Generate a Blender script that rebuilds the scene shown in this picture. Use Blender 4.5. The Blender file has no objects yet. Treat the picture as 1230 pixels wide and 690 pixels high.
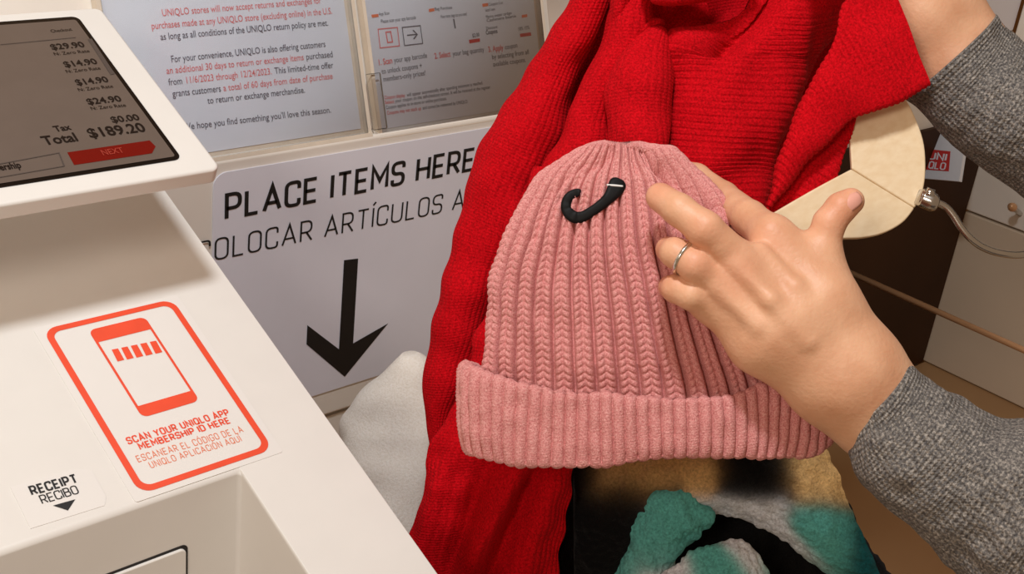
import bpy, bmesh, math
import numpy as np
from mathutils import Vector, Matrix
from mathutils.bvhtree import BVHTree

# ------------------------------------------------------------------ camera
F = 1500.0                       # focal length in pixels of the 1230 x 690 frame
CX, CY = 615.0, 345.0
def nrm(v):
    v = np.array(v, float); return v/np.linalg.norm(v)
_X = nrm([1719, -487, F])
_V = np.array([-400, 3208.21, F]); _Z = -nrm(_V); _Y = np.cross(_Z, _X)
RW = np.array([_X, _Y, _Z])      # camera (right, down, forward) -> room axes
CAM = np.array([0.0, 0.0, 1.55])
scene = bpy.context.scene
cam_data = bpy.data.cameras.new('camera')
cam = bpy.data.objects.new('camera', cam_data)
scene.collection.objects.link(cam)
cam_data.sensor_width = 36.0
cam_data.lens = F/1230.0*36.0
cam_data.clip_start = 0.02
m = Matrix.Identity(4)
for i in range(3):
    m[i][0] = RW[i, 0]; m[i][1] = -RW[i, 1]; m[i][2] = -RW[i, 2]; m[i][3] = CAM[i]
cam.matrix_world = m
scene.camera = cam

# ------------------------------------------------------------------ world, lights, exposure
w = bpy.data.worlds.new('world'); scene.world = w; w.use_nodes = True
bg = w.node_tree.nodes['Background']
bg.inputs['Color'].default_value = (1.0, 0.69, 0.45, 1); bg.inputs['Strength'].default_value = 0.28
def area(name, loc, target, size, power, color):
    l = bpy.data.lights.new(name, 'AREA'); l.shape = 'DISK'; l.size = size; l.energy = power; l.color = color
    o = bpy.data.objects.new(name, l); scene.collection.objects.link(o)
    o.location = loc
    o.rotation_euler = (Vector(target)-Vector(loc)).to_track_quat('-Z', 'Y').to_euler()
    return o
KD = nrm([-0.30, -0.36, 0.90])
area('ceiling_spot', (0.20, 0.33, 2.17), (0.45, 0.60, 1.15), 0.12, 7.5, (0.94, 0.97, 1.0))
area('warm_lamp', (-0.80, -0.10, 1.98), (0.45, 0.65, 1.2), 0.34, 8.0, (1.0, 0.86, 0.74))
scene.view_settings.view_transform = 'Standard'
scene.view_settings.look = 'None'
scene.view_settings.gamma = 1.0
scene.view_settings.exposure = 0.0

# ------------------------------------------------------------------ helpers
def pt(px, py, d):
    return CAM + RW @ np.array([(px-CX)/F*d, (py-CY)/F*d, d])
def pts(a):
    a = np.asarray(a, float); d = a[..., 2]
    c = np.stack([(a[..., 0]-CX)/F*d, (a[..., 1]-CY)/F*d, d], -1)
    return CAM + c @ RW.T
def ray(px, py):
    return RW @ np.array([(px-CX)/F, (py-CY)/F, 1.0])
FWD = RW @ np.array([0, 0, 1.0])

def srgb(r, g, b):
    f = lambda c: ((c/255+0.055)/1.055)**2.4 if c > 10 else c/255/12.92
    return (f(r), f(g), f(b), 1)

class MN:
    def __init__(s, name):
        s.m = bpy.data.materials.new(name); s.m.use_nodes = True
        s.t = s.m.node_tree; s.n = s.t.nodes; s.b = s.n['Principled BSDF']
    def new(s, kind, **kw):
        n = s.n.new(kind)
        for k, v in kw.items():
            if hasattr(n, k): setattr(n, k, v)
            else: n.inputs[k.replace('_', ' ')].default_value = v
        return n
    def link(s, a, b): s.t.links.new(a, b)
    def math(s, op, a, b=None, c=None):
        n = s.n.new('ShaderNodeMath'); n.operation = op
        for i, v in enumerate((a, b, c)):
            if v is None: continue
            if isinstance(v, (int, float)): n.inputs[i].default_value = v
            else: s.link(v, n.inputs[i])
        return n.outputs[0]
    def noise(s, scale, detail=3, coord='Object', rough=0.5):
        tc = s.n.new('ShaderNodeTexCoord'); n = s.n.new('ShaderNodeTexNoise')
        n.inputs['Scale'].default_value = scale; n.inputs['Detail'].default_value = detail
        n.inputs['Roughness'].default_value = rough
        s.link(tc.outputs[coord], n.inputs['Vector']); return n.outputs['Fac']
    def ramp(s, fac, stops):
        r = s.n.new('ShaderNodeValToRGB'); e = r.color_ramp.elements
        while len(e) < len(stops): e.new(0.5)
        for i, (p, c) in enumerate(stops): e[i].position = p; e[i].color = c
        s.link(fac, r.inputs['Fac']); return r.outputs['Color']
    def bump(s, h, strength, dist=0.001):
        b = s.n.new('ShaderNodeBump'); b.inputs['Strength'].default_value = strength
        b.inputs['Distance'].default_value = dist; s.link(h, b.inputs['Height'])
        s.link(b.outputs['Normal'], s.b.inputs['Normal'])
    def set(s, **kw):
        for k, v in kw.items(): s.b.inputs[k.replace('_', ' ')].default_value = v
        return s

def plain(name, col, rough=0.45, var=0.03, metallic=0.0, bump=0.05, scale=60, **kw):
    M = MN(name); c = np.array(col[:3])
    lo = tuple(c*(1-var))+(1,); hi = tuple(np.minimum(c*(1+var), 1))+(1,)
    f = M.noise(scale, 4)
    M.link(M.ramp(f, [(0.3, lo), (0.7, hi)]), M.b.inputs['Base Color'])
    M.bump(f, bump, 0.0005)
    M.set(Roughness=rough, Metallic=metallic, **kw)
    return M.m

def link_obj(o, parent=None):
    scene.collection.objects.link(o)
    if parent is not None: o.parent = parent
    return o
def tag(o, label=None, cat=None, group=None, kind=None):
    if label: o['label'] = label
    if cat: o['category'] = cat
    if group: o['group'] = group
    if kind: o['kind'] = kind
    return o
def empty(name, loc, label, cat, group=None):
    o = bpy.data.objects.new(name, None); o.empty_display_size = 0.02
    o.location = tuple(loc); link_obj(o); o['_l'] = 0; del o['_l']
    bpy.context.view_layer.update()
    return tag(o, label, cat, group)
def mesh_obj(name, V, Fc, mat, parent=None, smooth=True, uv=None, cols=None, bevel=None, recalc=False):
    me = bpy.data.meshes.new(name)
    V = np.asarray(V, float)
    if parent is not None: V = V - np.array(parent_origin(parent))
    me.from_pydata(V.tolist(), [], [list(map(int, f)) for f in Fc] if not isinstance(Fc, np.ndarray) else Fc.tolist())
    if recalc:
        bm = bmesh.new(); bm.from_mesh(me); bmesh.ops.recalc_face_normals(bm, faces=bm.faces); bm.to_mesh(me); bm.free()
    if smooth: me.polygons.foreach_set('use_smooth', [True]*len(me.polygons))
    li = np.zeros(len(me.loops), int); me.loops.foreach_get('vertex_index', li)
    if uv is not None:
        l = me.uv_layers.new(name='UVMap'); l.data.foreach_set('uv', np.asarray(uv, float)[li].ravel())
    if cols is not None:
        a = me.color_attributes.new('pattern', 'FLOAT_COLOR', 'POINT'); a.data.foreach_set('color', np.asarray(cols, float).ravel())
    me.materials.append(mat)
    o = bpy.data.objects.new(name, me); link_obj(o, parent)
    if bevel:
        b = o.modifiers.new('bevel', 'BEVEL'); b.width = bevel[0]; b.segments = bevel[1]; b.limit_method = 'ANGLE'; b.angle_limit = math.radians(30)
        b.harden_normals = True
    return o
def parent_origin(p):
    r = np.zeros(3)
    while p is not None:
        r = r + np.array(p.location); p = p.parent
    return r
def box_vf(x0, x1, y0, y1, z0, z1, org=(0, 0, 0), ax=None):
    c = np.array([[x, y, z] for x in (x0, x1) for y in (y0, y1) for z in (z0, z1)], float)
    if ax is not None: c = c @ np.array(ax)
    c = c + np.array(org)
    f = [[0, 1, 3, 2], [4, 6, 7, 5], [0, 4, 5, 1], [2, 3, 7, 6], [0, 2, 6, 4], [1, 5, 7, 3]]
    return c, f
def merge(parts):
    V = []; Fc = []; n = 0
    for v, f in parts:
        V += [list(p) for p in v]; Fc += [[i+n for i in q] for q in f]; n = len(V)
    return V, Fc
def box(name, x0, x1, y0, y1, z0, z1, mat, parent=None, org=(0, 0, 0), ax=None, bevel=None):
    v, f = box_vf(x0, x1, y0, y1, z0, z1, org, ax)
    return mesh_obj(name, v, f, mat, parent, smooth=bool(bevel), bevel=bevel, recalc=True)
def prism(name, poly, n, th, mat, parent=None, bevel=None, smooth=False):
    """poly: 3d points (front face), extruded by th along n"""
    P = np.asarray(poly, float); k = len(P); Q = P + np.array(n)*th
    f = [list(range(k)), list(range(2*k-1, k-1, -1))] + [[i, i+k, (i+1) % k+k, (i+1) % k] for i in range(k)]
    return mesh_obj(name, np.vstack([P, Q]), f, mat, parent, smooth=bool(bevel) or smooth, bevel=bevel, recalc=True)
def catmull(P, n, tpar=None):
    P = np.asarray(P, float); k = len(P)
    t = np.linspace(0, k-1, n) if tpar is None else tpar
    i = np.clip(np.floor(t).astype(int), 0, k-2); u = (t-i)[:, None]
    p0 = P[np.maximum(i-1, 0)]; p1 = P[i]; p2 = P[i+1]; p3 = P[np.minimum(i+2, k-1)]
    return 0.5*((2*p1)+(-p0+p2)*u+(2*p0-5*p1+4*p2-p3)*u*u+(-p0+3*p1-3*p2+p3)*u**3)
def tube(name, path, r, mat, parent=None, seg=12, n=None, closed=False):
    P = np.asarray(path, float)
    if n: P = catmull(P, n)
    k = len(P); T = np.gradient(P, axis=0); T /= np.linalg.norm(T, axis=1)[:, None]
    a = nrm(np.cross(T[0], [0.3, 0.5, 0.81])); V = []
    rr = np.full(k, r) if np.isscalar(r) else np.interp(np.linspace(0, 1, k), np.linspace(0, 1, len(r)), r)
    for i in range(k):
        a = nrm(a - T[i]*(a@T[i])); b = np.cross(T[i], a)
        for j in range(seg):
            th = 2*math.pi*j/seg; V.append(P[i]+rr[i]*(a*math.cos(th)+b*math.sin(th)))
    Fc = [[i*seg+j, i*seg+(j+1) % seg, (i+1)*seg+(j+1) % seg, (i+1)*seg+j] for i in range(k-1) for j in range(seg)]
    Fc += [list(range(seg))[::-1], [(k-1)*seg+j for j in range(seg)]]
    return mesh_obj(name, V, Fc, mat, parent)

rng = np.random.default_rng(4)
def fbm(P, scale, seed=0, n=14):
    """smooth pseudo noise of 3d points, about -1..1"""
    r = np.random.default_rng(seed); out = 0
    for i in range(n):
        k = r.normal(size=3); k /= np.linalg.norm(k); s = scale*(0.6+1.2*r.random())
        out = out + np.sin((P@k)*s*2*math.pi + r.random()*6.28)
    return out/math.sqrt(n)

def loft(L, R, nv, nu, front, back, disp=None, p=0.6, flat=0.5, arc=True, caps=True):
    """closed sleeve of cloth between two outlines L and R (pixel x, y, depth triples)"""
    L = np.asarray(L, float); R = np.asarray(R, float)
    k = len(L)
    t = np.linspace(0, k-1, 400)
    l = catmull(L, 400, t); r = catmull(R, 400, t)
    if arc:
        mid = pts((l+r)/2); s = np.r_[0, np.cumsum(np.linalg.norm(np.diff(mid, axis=0), axis=1))]
        tt = np.interp(np.linspace(0, s[-1], nv), s, t)
    else: tt = np.linspace(0, k-1, nv)
    l = catmull(L, nv, tt); r = catmull(R, nv, tt)
    vv = tt/(k-1)
    Lw = pts(l); Rw = pts(r)
    mid = (Lw+Rw)/2; half = (Rw-Lw)/2
    length = np.r_[0, np.cumsum(np.linalg.norm(np.diff(mid, axis=0), axis=1))]
    T = np.gradient(mid, axis=0)
    N = np.cross(T, half); ln = np.linalg.norm(N, axis=1); ln[ln < 1e-12] = 1
    N /= ln[:, None]
    view = CAM-mid; sg = np.sign(np.sum(N*view, axis=1)); N *= sg[:, None]
    for _ in range(3):
        for __ in range(8):
            N[1:-1] = (N[:-2]+N[1:-1]*2+N[2:]); N /= np.linalg.norm(N, axis=1)[:, None]
    fb = np.interp(vv, np.linspace(0, 1, len(front)), front); bb = np.interp(vv, np.linspace(0, 1, len(back)), back)
    u = np.arange(nu)/nu; h = nu//2
    w_ = np.where(u < 0.5, u*2, 2-u*2)                    # 0..1 across, front then back
    xi = flat*(2*w_-1) + (1-flat)*(-np.cos(np.pi*w_))
    s_ = np.power(np.maximum(1-xi*xi, 0), p)
    s_ = np.where(u < 0.5, s_, -s_)
    B = np.where(s_[None, :] > 0, fb[:, None], bb[:, None])
    P = mid[:, None, :] + xi[None, :, None]*half[:, None, :] + (s_[None, :]*B)[..., None]*N[:, None, :]
    U = np.broadcast_to(u, (nv, nu)); VV = np.broadcast_to(vv[:, None], (nv, nu)); LEN = np.broadcast_to(length[:, None], (nv, nu))
    pix = l[:, None, :]*(1-(xi[None, :, None]+1)/2) + r[:, None, :]*((xi[None, :, None]+1)/2)
    if disp is not None:
        du = np.roll(P, -1, 1)-np.roll(P, 1, 1); dv = np.gradient(P, axis=0)
        nn = np.cross(du, dv); q = np.linalg.norm(nn, axis=2); q[q < 1e-14] = 1; nn /= q[..., None]
        out = P-mid[:, None, :]
        if np.sum(nn*out) < 0: nn = -nn
        P = P + nn*disp(U, VV, LEN, P, pix)[..., None]
    V = P.reshape(-1, 3)
    i, j = np.meshgrid(np.arange(nv-1), np.arange(nu), indexing='ij')
    j2 = (j+1) % nu
    Q = np.stack([i*nu+j, i*nu+j2, (i+1)*nu+j2, (i+1)*nu+j], -1).reshape(-1, 4)
    wid = np.linalg.norm(half, axis=1).mean()*4
    uv = np.stack([U*wid, LEN], -1).reshape(-1, 2)
    faces = Q.tolist()
    if caps: faces += [list(range(nu))[::-1], [(nv-1)*nu+j for j in range(nu)]]
    return V, faces, uv, pix.reshape(-1, 3)
def join_lofts(name, parts, mat, parent=None, cols=None):
    V = []; Fc = []; UV = []; n = 0
    for v, f, uv, _ in parts:
        V.append(v); UV.append(uv); Fc += [[a+n for a in q] for q in f]; n += len(v)
    return mesh_obj(name, np.vstack(V), Fc, mat, parent, uv=np.vstack(UV), cols=cols, recalc=True)

# ------------------------------------------------------------------ materials
M_white = plain('kiosk_enamel', srgb(232, 229, 223), 0.38, 0.015, scale=30)
M_fascia = plain('fascia_laminate', srgb(240, 234, 224), 0.5, 0.02, scale=12)
M_sheet = plain('vinyl_sheet', srgb(236, 238, 250), 0.45, 0.015, scale=20)
M_sheet2 = plain('sticker_clear_white', srgb(235, 232, 227), 0.3, 0.01, scale=20)
M_brown = plain('dark_recess_shade', srgb(62, 38, 20), 0.6, 0.15, scale=5, Specular_IOR_Level=0.15)
M_side = plain('beige_shaded_side', srgb(216, 200, 178), 0.45, 0.03, scale=6)  # beige puts the warm shade of the lower cabinet side into its colour
M_tan = plain('tan_laminate', srgb(178, 140, 98), 0.5, 0.08, scale=4)
M_wood = plain('oak_wall_board', srgb(196, 156, 108), 0.5, 0.10, scale=8)
M_ink = plain('black_ink', srgb(22, 21, 22), 0.5, 0.1)
M_inkl = plain('dark_grey_print', srgb(104, 103, 112), 0.6, 0.05)
M_redl = plain('pale_red_print', srgb(226, 128, 128), 0.6, 0.05)
M_orange = plain('orange_red_print', srgb(240, 82, 50), 0.45, 0.04)
M_orange2 = plain('orange_red_thin_print', srgb(236, 130, 92), 0.45, 0.04)
M_redp = plain('red_print', srgb(205, 60, 60), 0.5, 0.05)
M_paper = plain('printed_paper', srgb(226, 231, 240), 0.6, 0.01)
M_chrome = plain('polished_steel', srgb(200, 196, 190), 0.18, 0.05, 1.0, 0.02)
M_brass = plain('copper_rod', srgb(206, 160, 118), 0.3, 0.05, 0.3, 0.02)
M_silver = plain('silver_ring', srgb(222, 216, 206), 0.22, 0.03, 1.0, 0.02)
M_black = plain('black_plastic', srgb(10, 9, 9), 0.6, 0.1, **{'Specular_IOR_Level': 0.2})
M_dark = plain('dark_gap', srgb(30, 26, 24), 0.7, 0.1)
M_screen = plain('display_glass', srgb(104, 92, 84), 0.12, 0.03, bump=0.0)
M_bezel = plain('display_bezel', srgb(14, 13, 14), 0.15, 0.1, bump=0.0)
M_sred = plain('display_red', srgb(112, 14, 10), 0.2, 0.03, bump=0.0)
M_sgrey = plain('display_grey', srgb(84, 76, 72), 0.2, 0.03, bump=0.0)
M_sink = plain('display_ink', srgb(26, 22, 22), 0.2, 0.03, bump=0.0)
M_spale = plain('display_pale_red', srgb(160, 60, 48), 0.2, 0.03, bump=0.0)
M_thread = plain('white_thread', srgb(226, 224, 220), 0.6, 0.05)
M_acr = plain('acrylic_edge', srgb(226, 214, 196), 0.15, 0.05)
M_floor = plain('floor_tile', srgb(170, 160, 148), 0.4, 0.08, scale=3)

def clear_mat():
    M = MN('clear_acrylic'); n = M.n
    tr = n.new('ShaderNodeBsdfTransparent'); gl = n.new('ShaderNodeBsdfGlossy'); gl.inputs['Roughness'].default_value = 0.05
    fr = n.new('ShaderNodeFresnel'); fr.inputs['IOR'].default_value = 1.35; mx = n.new('ShaderNodeMixShader')
    M.link(fr.outputs[0], mx.inputs[0]); M.link(tr.outputs[0], mx.inputs[1]); M.link(gl.outputs[0], mx.inputs[2])
    M.link(mx.outputs[0], n['Material Output'].inputs['Surface']); return M.m
M_clear = clear_mat()

def ply_mat():
    M = MN('pale_plywood')
    tc = M.n.new('ShaderNodeTexCoord'); mp = M.n.new('ShaderNodeMapping'); mp.inputs['Scale'].default_value = (25, 260, 260)
    mp.inputs['Rotation'].default_value = (0.4, 0.9, 0.2)
    M.link(tc.outputs['Object'], mp.inputs['Vector'])
    n = M.n.new('ShaderNodeTexNoise'); n.inputs['Scale'].default_value = 1.0; n.inputs['Detail'].default_value = 4
    M.link(mp.outputs[0], n.inputs['Vector'])
    M.link(M.ramp(n.outputs['Fac'], [(0.3, srgb(230, 204, 164)), (0.7, srgb(238, 216, 180))]), M.b.inputs['Base Color'])
    M.set(Roughness=0.42); return M.m
M_ply = ply_mat()

def yarn_mat(name, dark, mid, light, scale=900, sheen=0.25, wu=0.0, wv=0.0, wb=0.4, tint=None):
    M = MN(name); f = M.noise(scale, 3, rough=0.65)
    col = M.ramp(f, [(0.32, dark), (0.5, mid), (0.70, light)])
    M.link(col, M.b.inputs['Base Color'])
    h = f
    if wu or wv:
        tc = M.n.new('ShaderNodeTexCoord'); sp = M.n.new('ShaderNodeSeparateXYZ'); M.link(tc.outputs['UV'], sp.inputs[0])
        nz = M.noise(60, 2)
        a = M.math('SINE', M.math('MULTIPLY_ADD', sp.outputs[0], wu, M.math('MULTIPLY', nz, 4.0)))
        b = M.math('SINE', M.math('MULTIPLY_ADD', sp.outputs[1], wv, M.math('MULTIPLY', M.math('ABSOLUTE', a), 1.2)))
        h = M.math('ADD', M.math('MULTIPLY', f, 0.8), M.math('MULTIPLY', M.math('ADD', a, b), wb))
    M.bump(h, 0.8, 0.0008)
    M.set(Roughness=0.92)
    M.b.inputs['Sheen Weight'].default_value = sheen; M.b.inputs['Sheen Roughness'].default_value = 0.5
    M.b.inputs['Sheen Tint'].default_value = light
    M.b.inputs['Specular IOR Level'].default_value = 0.15
    return M.m
M_pink = yarn_mat('pink_wool', srgb(186, 108, 106), srgb(218, 144, 140), srgb(238, 182, 174), 1100, 0.22)
M_red = yarn_mat('red_wool', srgb(150, 0, 8), srgb(190, 0, 14), srgb(218, 8, 26), 700, 0.03, 0, 2*math.pi/0.0022, 0.12)
M_grey = yarn_mat('grey_melange_knit', srgb(72, 70, 72), srgb(116, 112, 108), srgb(182, 174, 164), 620, 0.15, 2*math.pi/0.0030, 2*math.pi/0.0024, 0.5)
M_cream = yarn_mat('cream_cotton', srgb(234, 228, 216), srgb(242, 237, 227), srgb(248, 245, 238), 500, 0.05, 0, 0)

def fleece_mat():
    M = MN('plaid_fleece'); f = M.noise(520, 4, rough=0.7)
    a = M.n.new('ShaderNodeVertexColor'); a.layer_name = 'pattern'
    mx = M.n.new('ShaderNodeMixRGB'); mx.blend_type = 'MULTIPLY'; mx.inputs[0].default_value = 1
    M.link(a.outputs['Color'], mx.inputs[1]); M.link(M.ramp(f, [(0.25, (0.6, 0.6, 0.6, 1)), (0.75, (1.5, 1.5, 1.5, 1))]), mx.inputs[2])
    M.link(mx.outputs[0], M.b.inputs['Base Color']); M.bump(f, 1.0, 0.002); M.set(Roughness=0.95)
    M.b.inputs['Sheen Weight'].default_value = 0.04; M.b.inputs['Specular IOR Level'].default_value = 0.1
    return M.m
M_fleece = fleece_mat()

def skin_mat():
    M = MN('skin'); f = M.noise(45, 5); g = M.noise(420, 4)
    c1 = M.ramp(f, [(0.3, srgb(214, 158, 122)), (0.7, srgb(230, 180, 144))])
    a = M.n.new('ShaderNodeVertexColor'); a.layer_name = 'pattern'
    mx = M.n.new('ShaderNodeMixRGB'); mx.blend_type = 'MULTIPLY'; mx.inputs[0].default_value = 1
    M.link(c1, mx.inputs[1]); M.link(a.outputs['Color'], mx.inputs[2])
    M.link(mx.outputs[0], M.b.inputs['Base Color'])
    M.bump(M.math('ADD', M.math('MULTIPLY', g, 0.8), f), 0.32, 0.0012)
    M.set(Roughness=0.46); M.b.inputs['Subsurface Weight'].default_value = 0.12
    M.b.inputs['Subsurface Radius'].default_value = (0.012, 0.005, 0.003); M.b.inputs['Subsurface Scale'].default_value = 0.6
    M.b.inputs['Specular IOR Level'].default_value = 0.35
    return M.m
M_skin = skin_mat()
M_nail = plain('fingernail', srgb(226, 164, 146), 0.22, 0.03)

# ------------------------------------------------------------------ lettering
R2 = 0.17
G = {  # stroke glyphs: width, list of (points, closed); a point is (x, y[, corner radius])
 'A': (.62, [([(0, 0), (.31, 1), (.62, 0)], 0), ([(.12, .30), (.50, .30)], 0)]),
 'B': (.52, [([(0, 0), (0, 1), (.48, 1, .2), (.48, .53, .2), (0, .53)], 0), ([(0, .53), (.52, .53, .22), (.52, 0, .22), (0, 0)], 0)]),
 'C': (.52, [([(.52, .72), (.52, 1, .24), (0, 1, .24), (0, 0, .24), (.52, 0, .24), (.52, .28)], 0)]),
 'D': (.54, [([(0, 0), (0, 1), (.54, 1, .28), (.54, 0, .28)], 1)]),
 'E': (.46, [([(.46, 1), (0, 1), (0, 0), (.46, 0)], 0), ([(0, .5), (.42, .5)], 0)]),
 'G': (.54, [([(.54, .76), (.54, 1, .24), (0, 1, .24), (0, 0, .24), (.54, 0, .24), (.54, .46), (.3, .46)], 0)]),
 'H': (.54, [([(0, 0), (0, 1)], 0), ([(.54, 0), (.54, 1)], 0), ([(0, .5), (.54, .5)], 0)]),
 'I': (.0, [([(0, 0), (0, 1)], 0)]),
 'L': (.44, [([(0, 1), (0, 0), (.44, 0)], 0)]),
 'M': (.66, [([(0, 0), (0, 1), (.33, .35), (.66, 1), (.66, 0)], 0)]),
 'N': (.54, [([(0, 0), (0, 1), (.54, 0), (.54, 1)], 0)]),
 'O': (.54, [([(0, 0, .25), (0, 1, .25), (.54, 1, .25), (.54, 0, .25)], 1)]),
 'P': (.50, [([(0, 0), (0, 1), (.5, 1, .25), (.5, .42, .25), (0, .42)], 0)]),
 'Q': (.54, [([(0, 0, .25), (0, 1, .25), (.54, 1, .25), (.54, 0, .25)], 1), ([(.36, .2), (.58, -.06)], 0)]),
 'R': (.52, [([(0, 0), (0, 1), (.5, 1, .25), (.5, .44, .25), (0, .44)], 0), ([(.26, .44), (.53, 0)], 0)]),
 'S': (.50, [([(.5, .76), (.5, 1, .24), (0, 1, .24), (0, .5, .22), (.5, .5, .22), (.5, 0, .24), (0, 0, .24), (0, .24)], 0)]),
 'T': (.54, [([(0, 1), (.54, 1)], 0), ([(.27, 1), (.27, 0)], 0)]),
 'U': (.54, [([(0, 1), (0, 0, .25), (.54, 0, .25), (.54, 1)], 0)]),
 'Y': (.56, [([(0, 1), (.28, .45), (.56, 1)], 0), ([(.28, .48), (.28, 0)], 0)]),
}
G['Í'] = (0.0, G['I'][1]+[([(-.03, 1.14), (.10, 1.30)], 0)])
G['Ó'] = (.54, G['O'][1]+[([(.22, 1.16), (.36, 1.34)], 0)])
def rounded(points, closed):
    P = [(np.array(p[:2], float), p[2] if len(p) > 2 else 0) for p in points]; out = []; k = len(P)
    for i, (c, r) in enumerate(P):
        if not r or (not closed and i in (0, k-1)): out.append(c); continue
        a = P[i-1][0]-c; b = P[(i+1) % k][0]-c; la = np.linalg.norm(a); lb = np.linalg.norm(b)
        q = min(r, la/2, lb/2)
        s = c+a/la*q; e = c+b/lb*q
        for t in np.linspace(0, 1, 6): out.append((1-t)**2*s+2*t*(1-t)*c+t*t*e)
    res = [out[0]]
    for p in out[1:]:
        if np.linalg.norm(p-res[-1]) > 1e-5: res.append(p)
    if closed and np.linalg.norm(res[0]-res[-1]) < 1e-5: res.pop()
    return np.array(res)
def ribbon(P, w, closed):
    k = len(P); L = []; Rr = []
    for i in range(k):
        a = P[i]-P[i-1] if (i > 0 or closed) else None
        b = P[(i+1) % k]-P[i] if (i < k-1 or closed) else None
        a = nrm(a) if a is not None else nrm(b); b = nrm(b) if b is not None else a
        na = np.array([-a[1], a[0]]); nb = np.array([-b[1], b[0]]); mm = na+nb
        mm = mm/max(mm@mm, 0.35)*2 if np.linalg.norm(mm) > 0.3 else na
        L.append(P[i]+mm*w/2); Rr.append(P[i]-mm*w/2)
    V = L+Rr; n = k if closed else k-1
    return V, [[i, (i+1) % k, (i+1) % k+k, i+k] for i in range(n)]
def text2d(s, wt, sx=1.0, gap=.24):
    x = 0; V = []; Fc = []
    for ch in s:
        if ch == ' ': x += .42; continue
        wd, st = G[ch]
        for p, c in st:
            v, f = ribbon(rounded([(q[0]*sx,)+tuple(q[1:]) for q in p], c), wt, c); n = len(V)
            V += [np.array([x+q[0], q[1]]) for q in v]; Fc += [[i+n for i in g] for g in f]
        x += wd*sx+gap
    return np.array(V), Fc, x-gap
def font2d(s, bold=0.0):
    cu = bpy.data.curves.new('t', 'FONT'); cu.body = s; cu.size = 1.0; cu.resolution_u = 3; cu.offset = bold
    o = bpy.data.objects.new('t', cu); scene.collection.objects.link(o)
    dg = bpy.context.evaluated_depsgraph_get(); me = o.evaluated_get(dg).to_mesh()
    V = np.array([v.co[:2] for v in me.vertices]); Fc = [list(p.vertices) for p in me.polygons]
    o.evaluated_get(dg).to_mesh_clear(); bpy.data.objects.remove(o); bpy.data.curves.remove(cu)
    V = V/0.729                                           # capital height -> 1
    return V, Fc, V[:, 0].max()
class Plane:
    """a real plane of the place: origin o, axes u (right), v (up), n (towards the viewer)"""
    def __init__(s, o, u, v):
        s.o = np.array(o, float); s.u = nrm(u); v = np.array(v, float); s.v = nrm(v-s.u*(v@s.u)); s.n = np.cross(s.u, s.v)
    def hit(s, px, py):
        r = ray(px, py); t = ((s.o-CAM)@s.n)/(r@s.n); return CAM+r*t
    def uv(s, px, py):
        d = s.hit(px, py)-s.o; return np.array([d@s.u, d@s.v])
    def at(s, a, b, lift=0.0): return s.o+s.u*a+s.v*b+s.n*lift
    def poly(s, pix): return [s.uv(*p) for p in pix]
def lay_text(pl, fn, p0, p1, h, lift=0.0004, shear=0.0):
    """text with its baseline from pixel p0 to p1 on plane pl, capitals h metres tall"""
    V, Fc, wd = fn
    a = pl.uv(*p0); b = pl.uv(*p1); e = b-a; ln = np.linalg.norm(e); e = e/ln; q = np.array([-e[1], e[0]])
    W = [a+e*(v[0]/wd*ln+shear*v[1]*h)+q*v[1]*h for v in V]
    return [pl.at(x, y, lift) for x, y in W], Fc
def lay_poly(pl, pix, lift=0.0004):
    return [pl.at(*pl.uv(*p), lift) for p in pix], [list(range(len(pix)))]
def rrect(x0, x1, y0, y1, r, n=6):
    out = []
    for cx, cy, a0 in ((x1-r, y1-r, 0), (x0+r, y1-r, 90), (x0+r, y0+r, 180), (x1-r, y0+r, 270)):
        for k in range(n+1):
            t = math.radians(a0+90*k/n); out.append((cx+r*math.cos(t), cy+r*math.sin(t)))
    return out
def lay_uv(pl, poly, lift): return [pl.at(x, y, lift) for x, y in poly], [list(range(len(poly)))]
def lay_ring(pl, outer, inner, lift):
    k = len(outer)
    return [pl.at(x, y, lift) for x, y in outer+inner], [[i, (i+1) % k, (i+1) % k+k, i+k] for i in range(k)]

ZW = CAM[2]
# ------------------------------------------------------------------ the setting
def struct(o): o['kind'] = 'structure'; return o
YF = 0.85
struct(box('floor', -0.8, 3.2, -0.8, 1.6, -0.06, 0.0, M_floor))
struct(box('wall_back', -0.8, 3.2, 1.30, 1.36, 0.0, 3.2, M_wood))
struct(box('wall_right', 3.14, 3.2, -0.8, 1.30, 0.0, 3.2, M_wood))

# counter shelf on which things are bagged
ct = empty('bagging_counter', (1.2, 0.6, 0.0), 'tan laminate bagging counter behind and below the checkout machine', 'counter')
box('worktop', 0.44, 2.9, 0.14, 0.845, ZW-0.955, ZW-0.93, M_tan, ct, bevel=(0.003, 2))
box('base', 0.50, 2.85, 0.20, 0.84, 0.0, ZW-0.955, M_white, ct)

# white fascia under the sign header, with a panel joint
fa = empty('fascia_cabinet', (0.6, 1.07, 0.0), 'long white cabinet front behind the checkout, carrying the big arrow sheet', 'cabinet')
box('lower_panel', -0.5, 1.86, YF+0.004, YF+0.4, 0.0, ZW-0.649, M_fascia, fa)
box('panel_joint', -0.5, 1.86, YF+0.010, YF+0.3, ZW-0.649, ZW-0.645, M_dark, fa)
box('upper_panel', -0.5, 1.86, YF, YF+0.40, ZW-0.645, ZW-0.362, M_fascia, fa, bevel=(0.004, 3))
s19 = math.radians(19)
HU = (0, math.sin(s19), math.cos(s19))
header = Plane((0, YF+0.012, ZW-0.362), (1, 0, 0), HU)
def slab(name, pl, u0, u1, v0, v1, t0, t1, mat, parent=None, bevel=None):
    v, f = box_vf(u0, u1, v0, v1, t0, t1, pl.o, [pl.u, pl.v, pl.n])
    return mesh_obj(name, v, f, mat, parent, smooth=bool(bevel), bevel=bevel, recalc=True)
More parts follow.
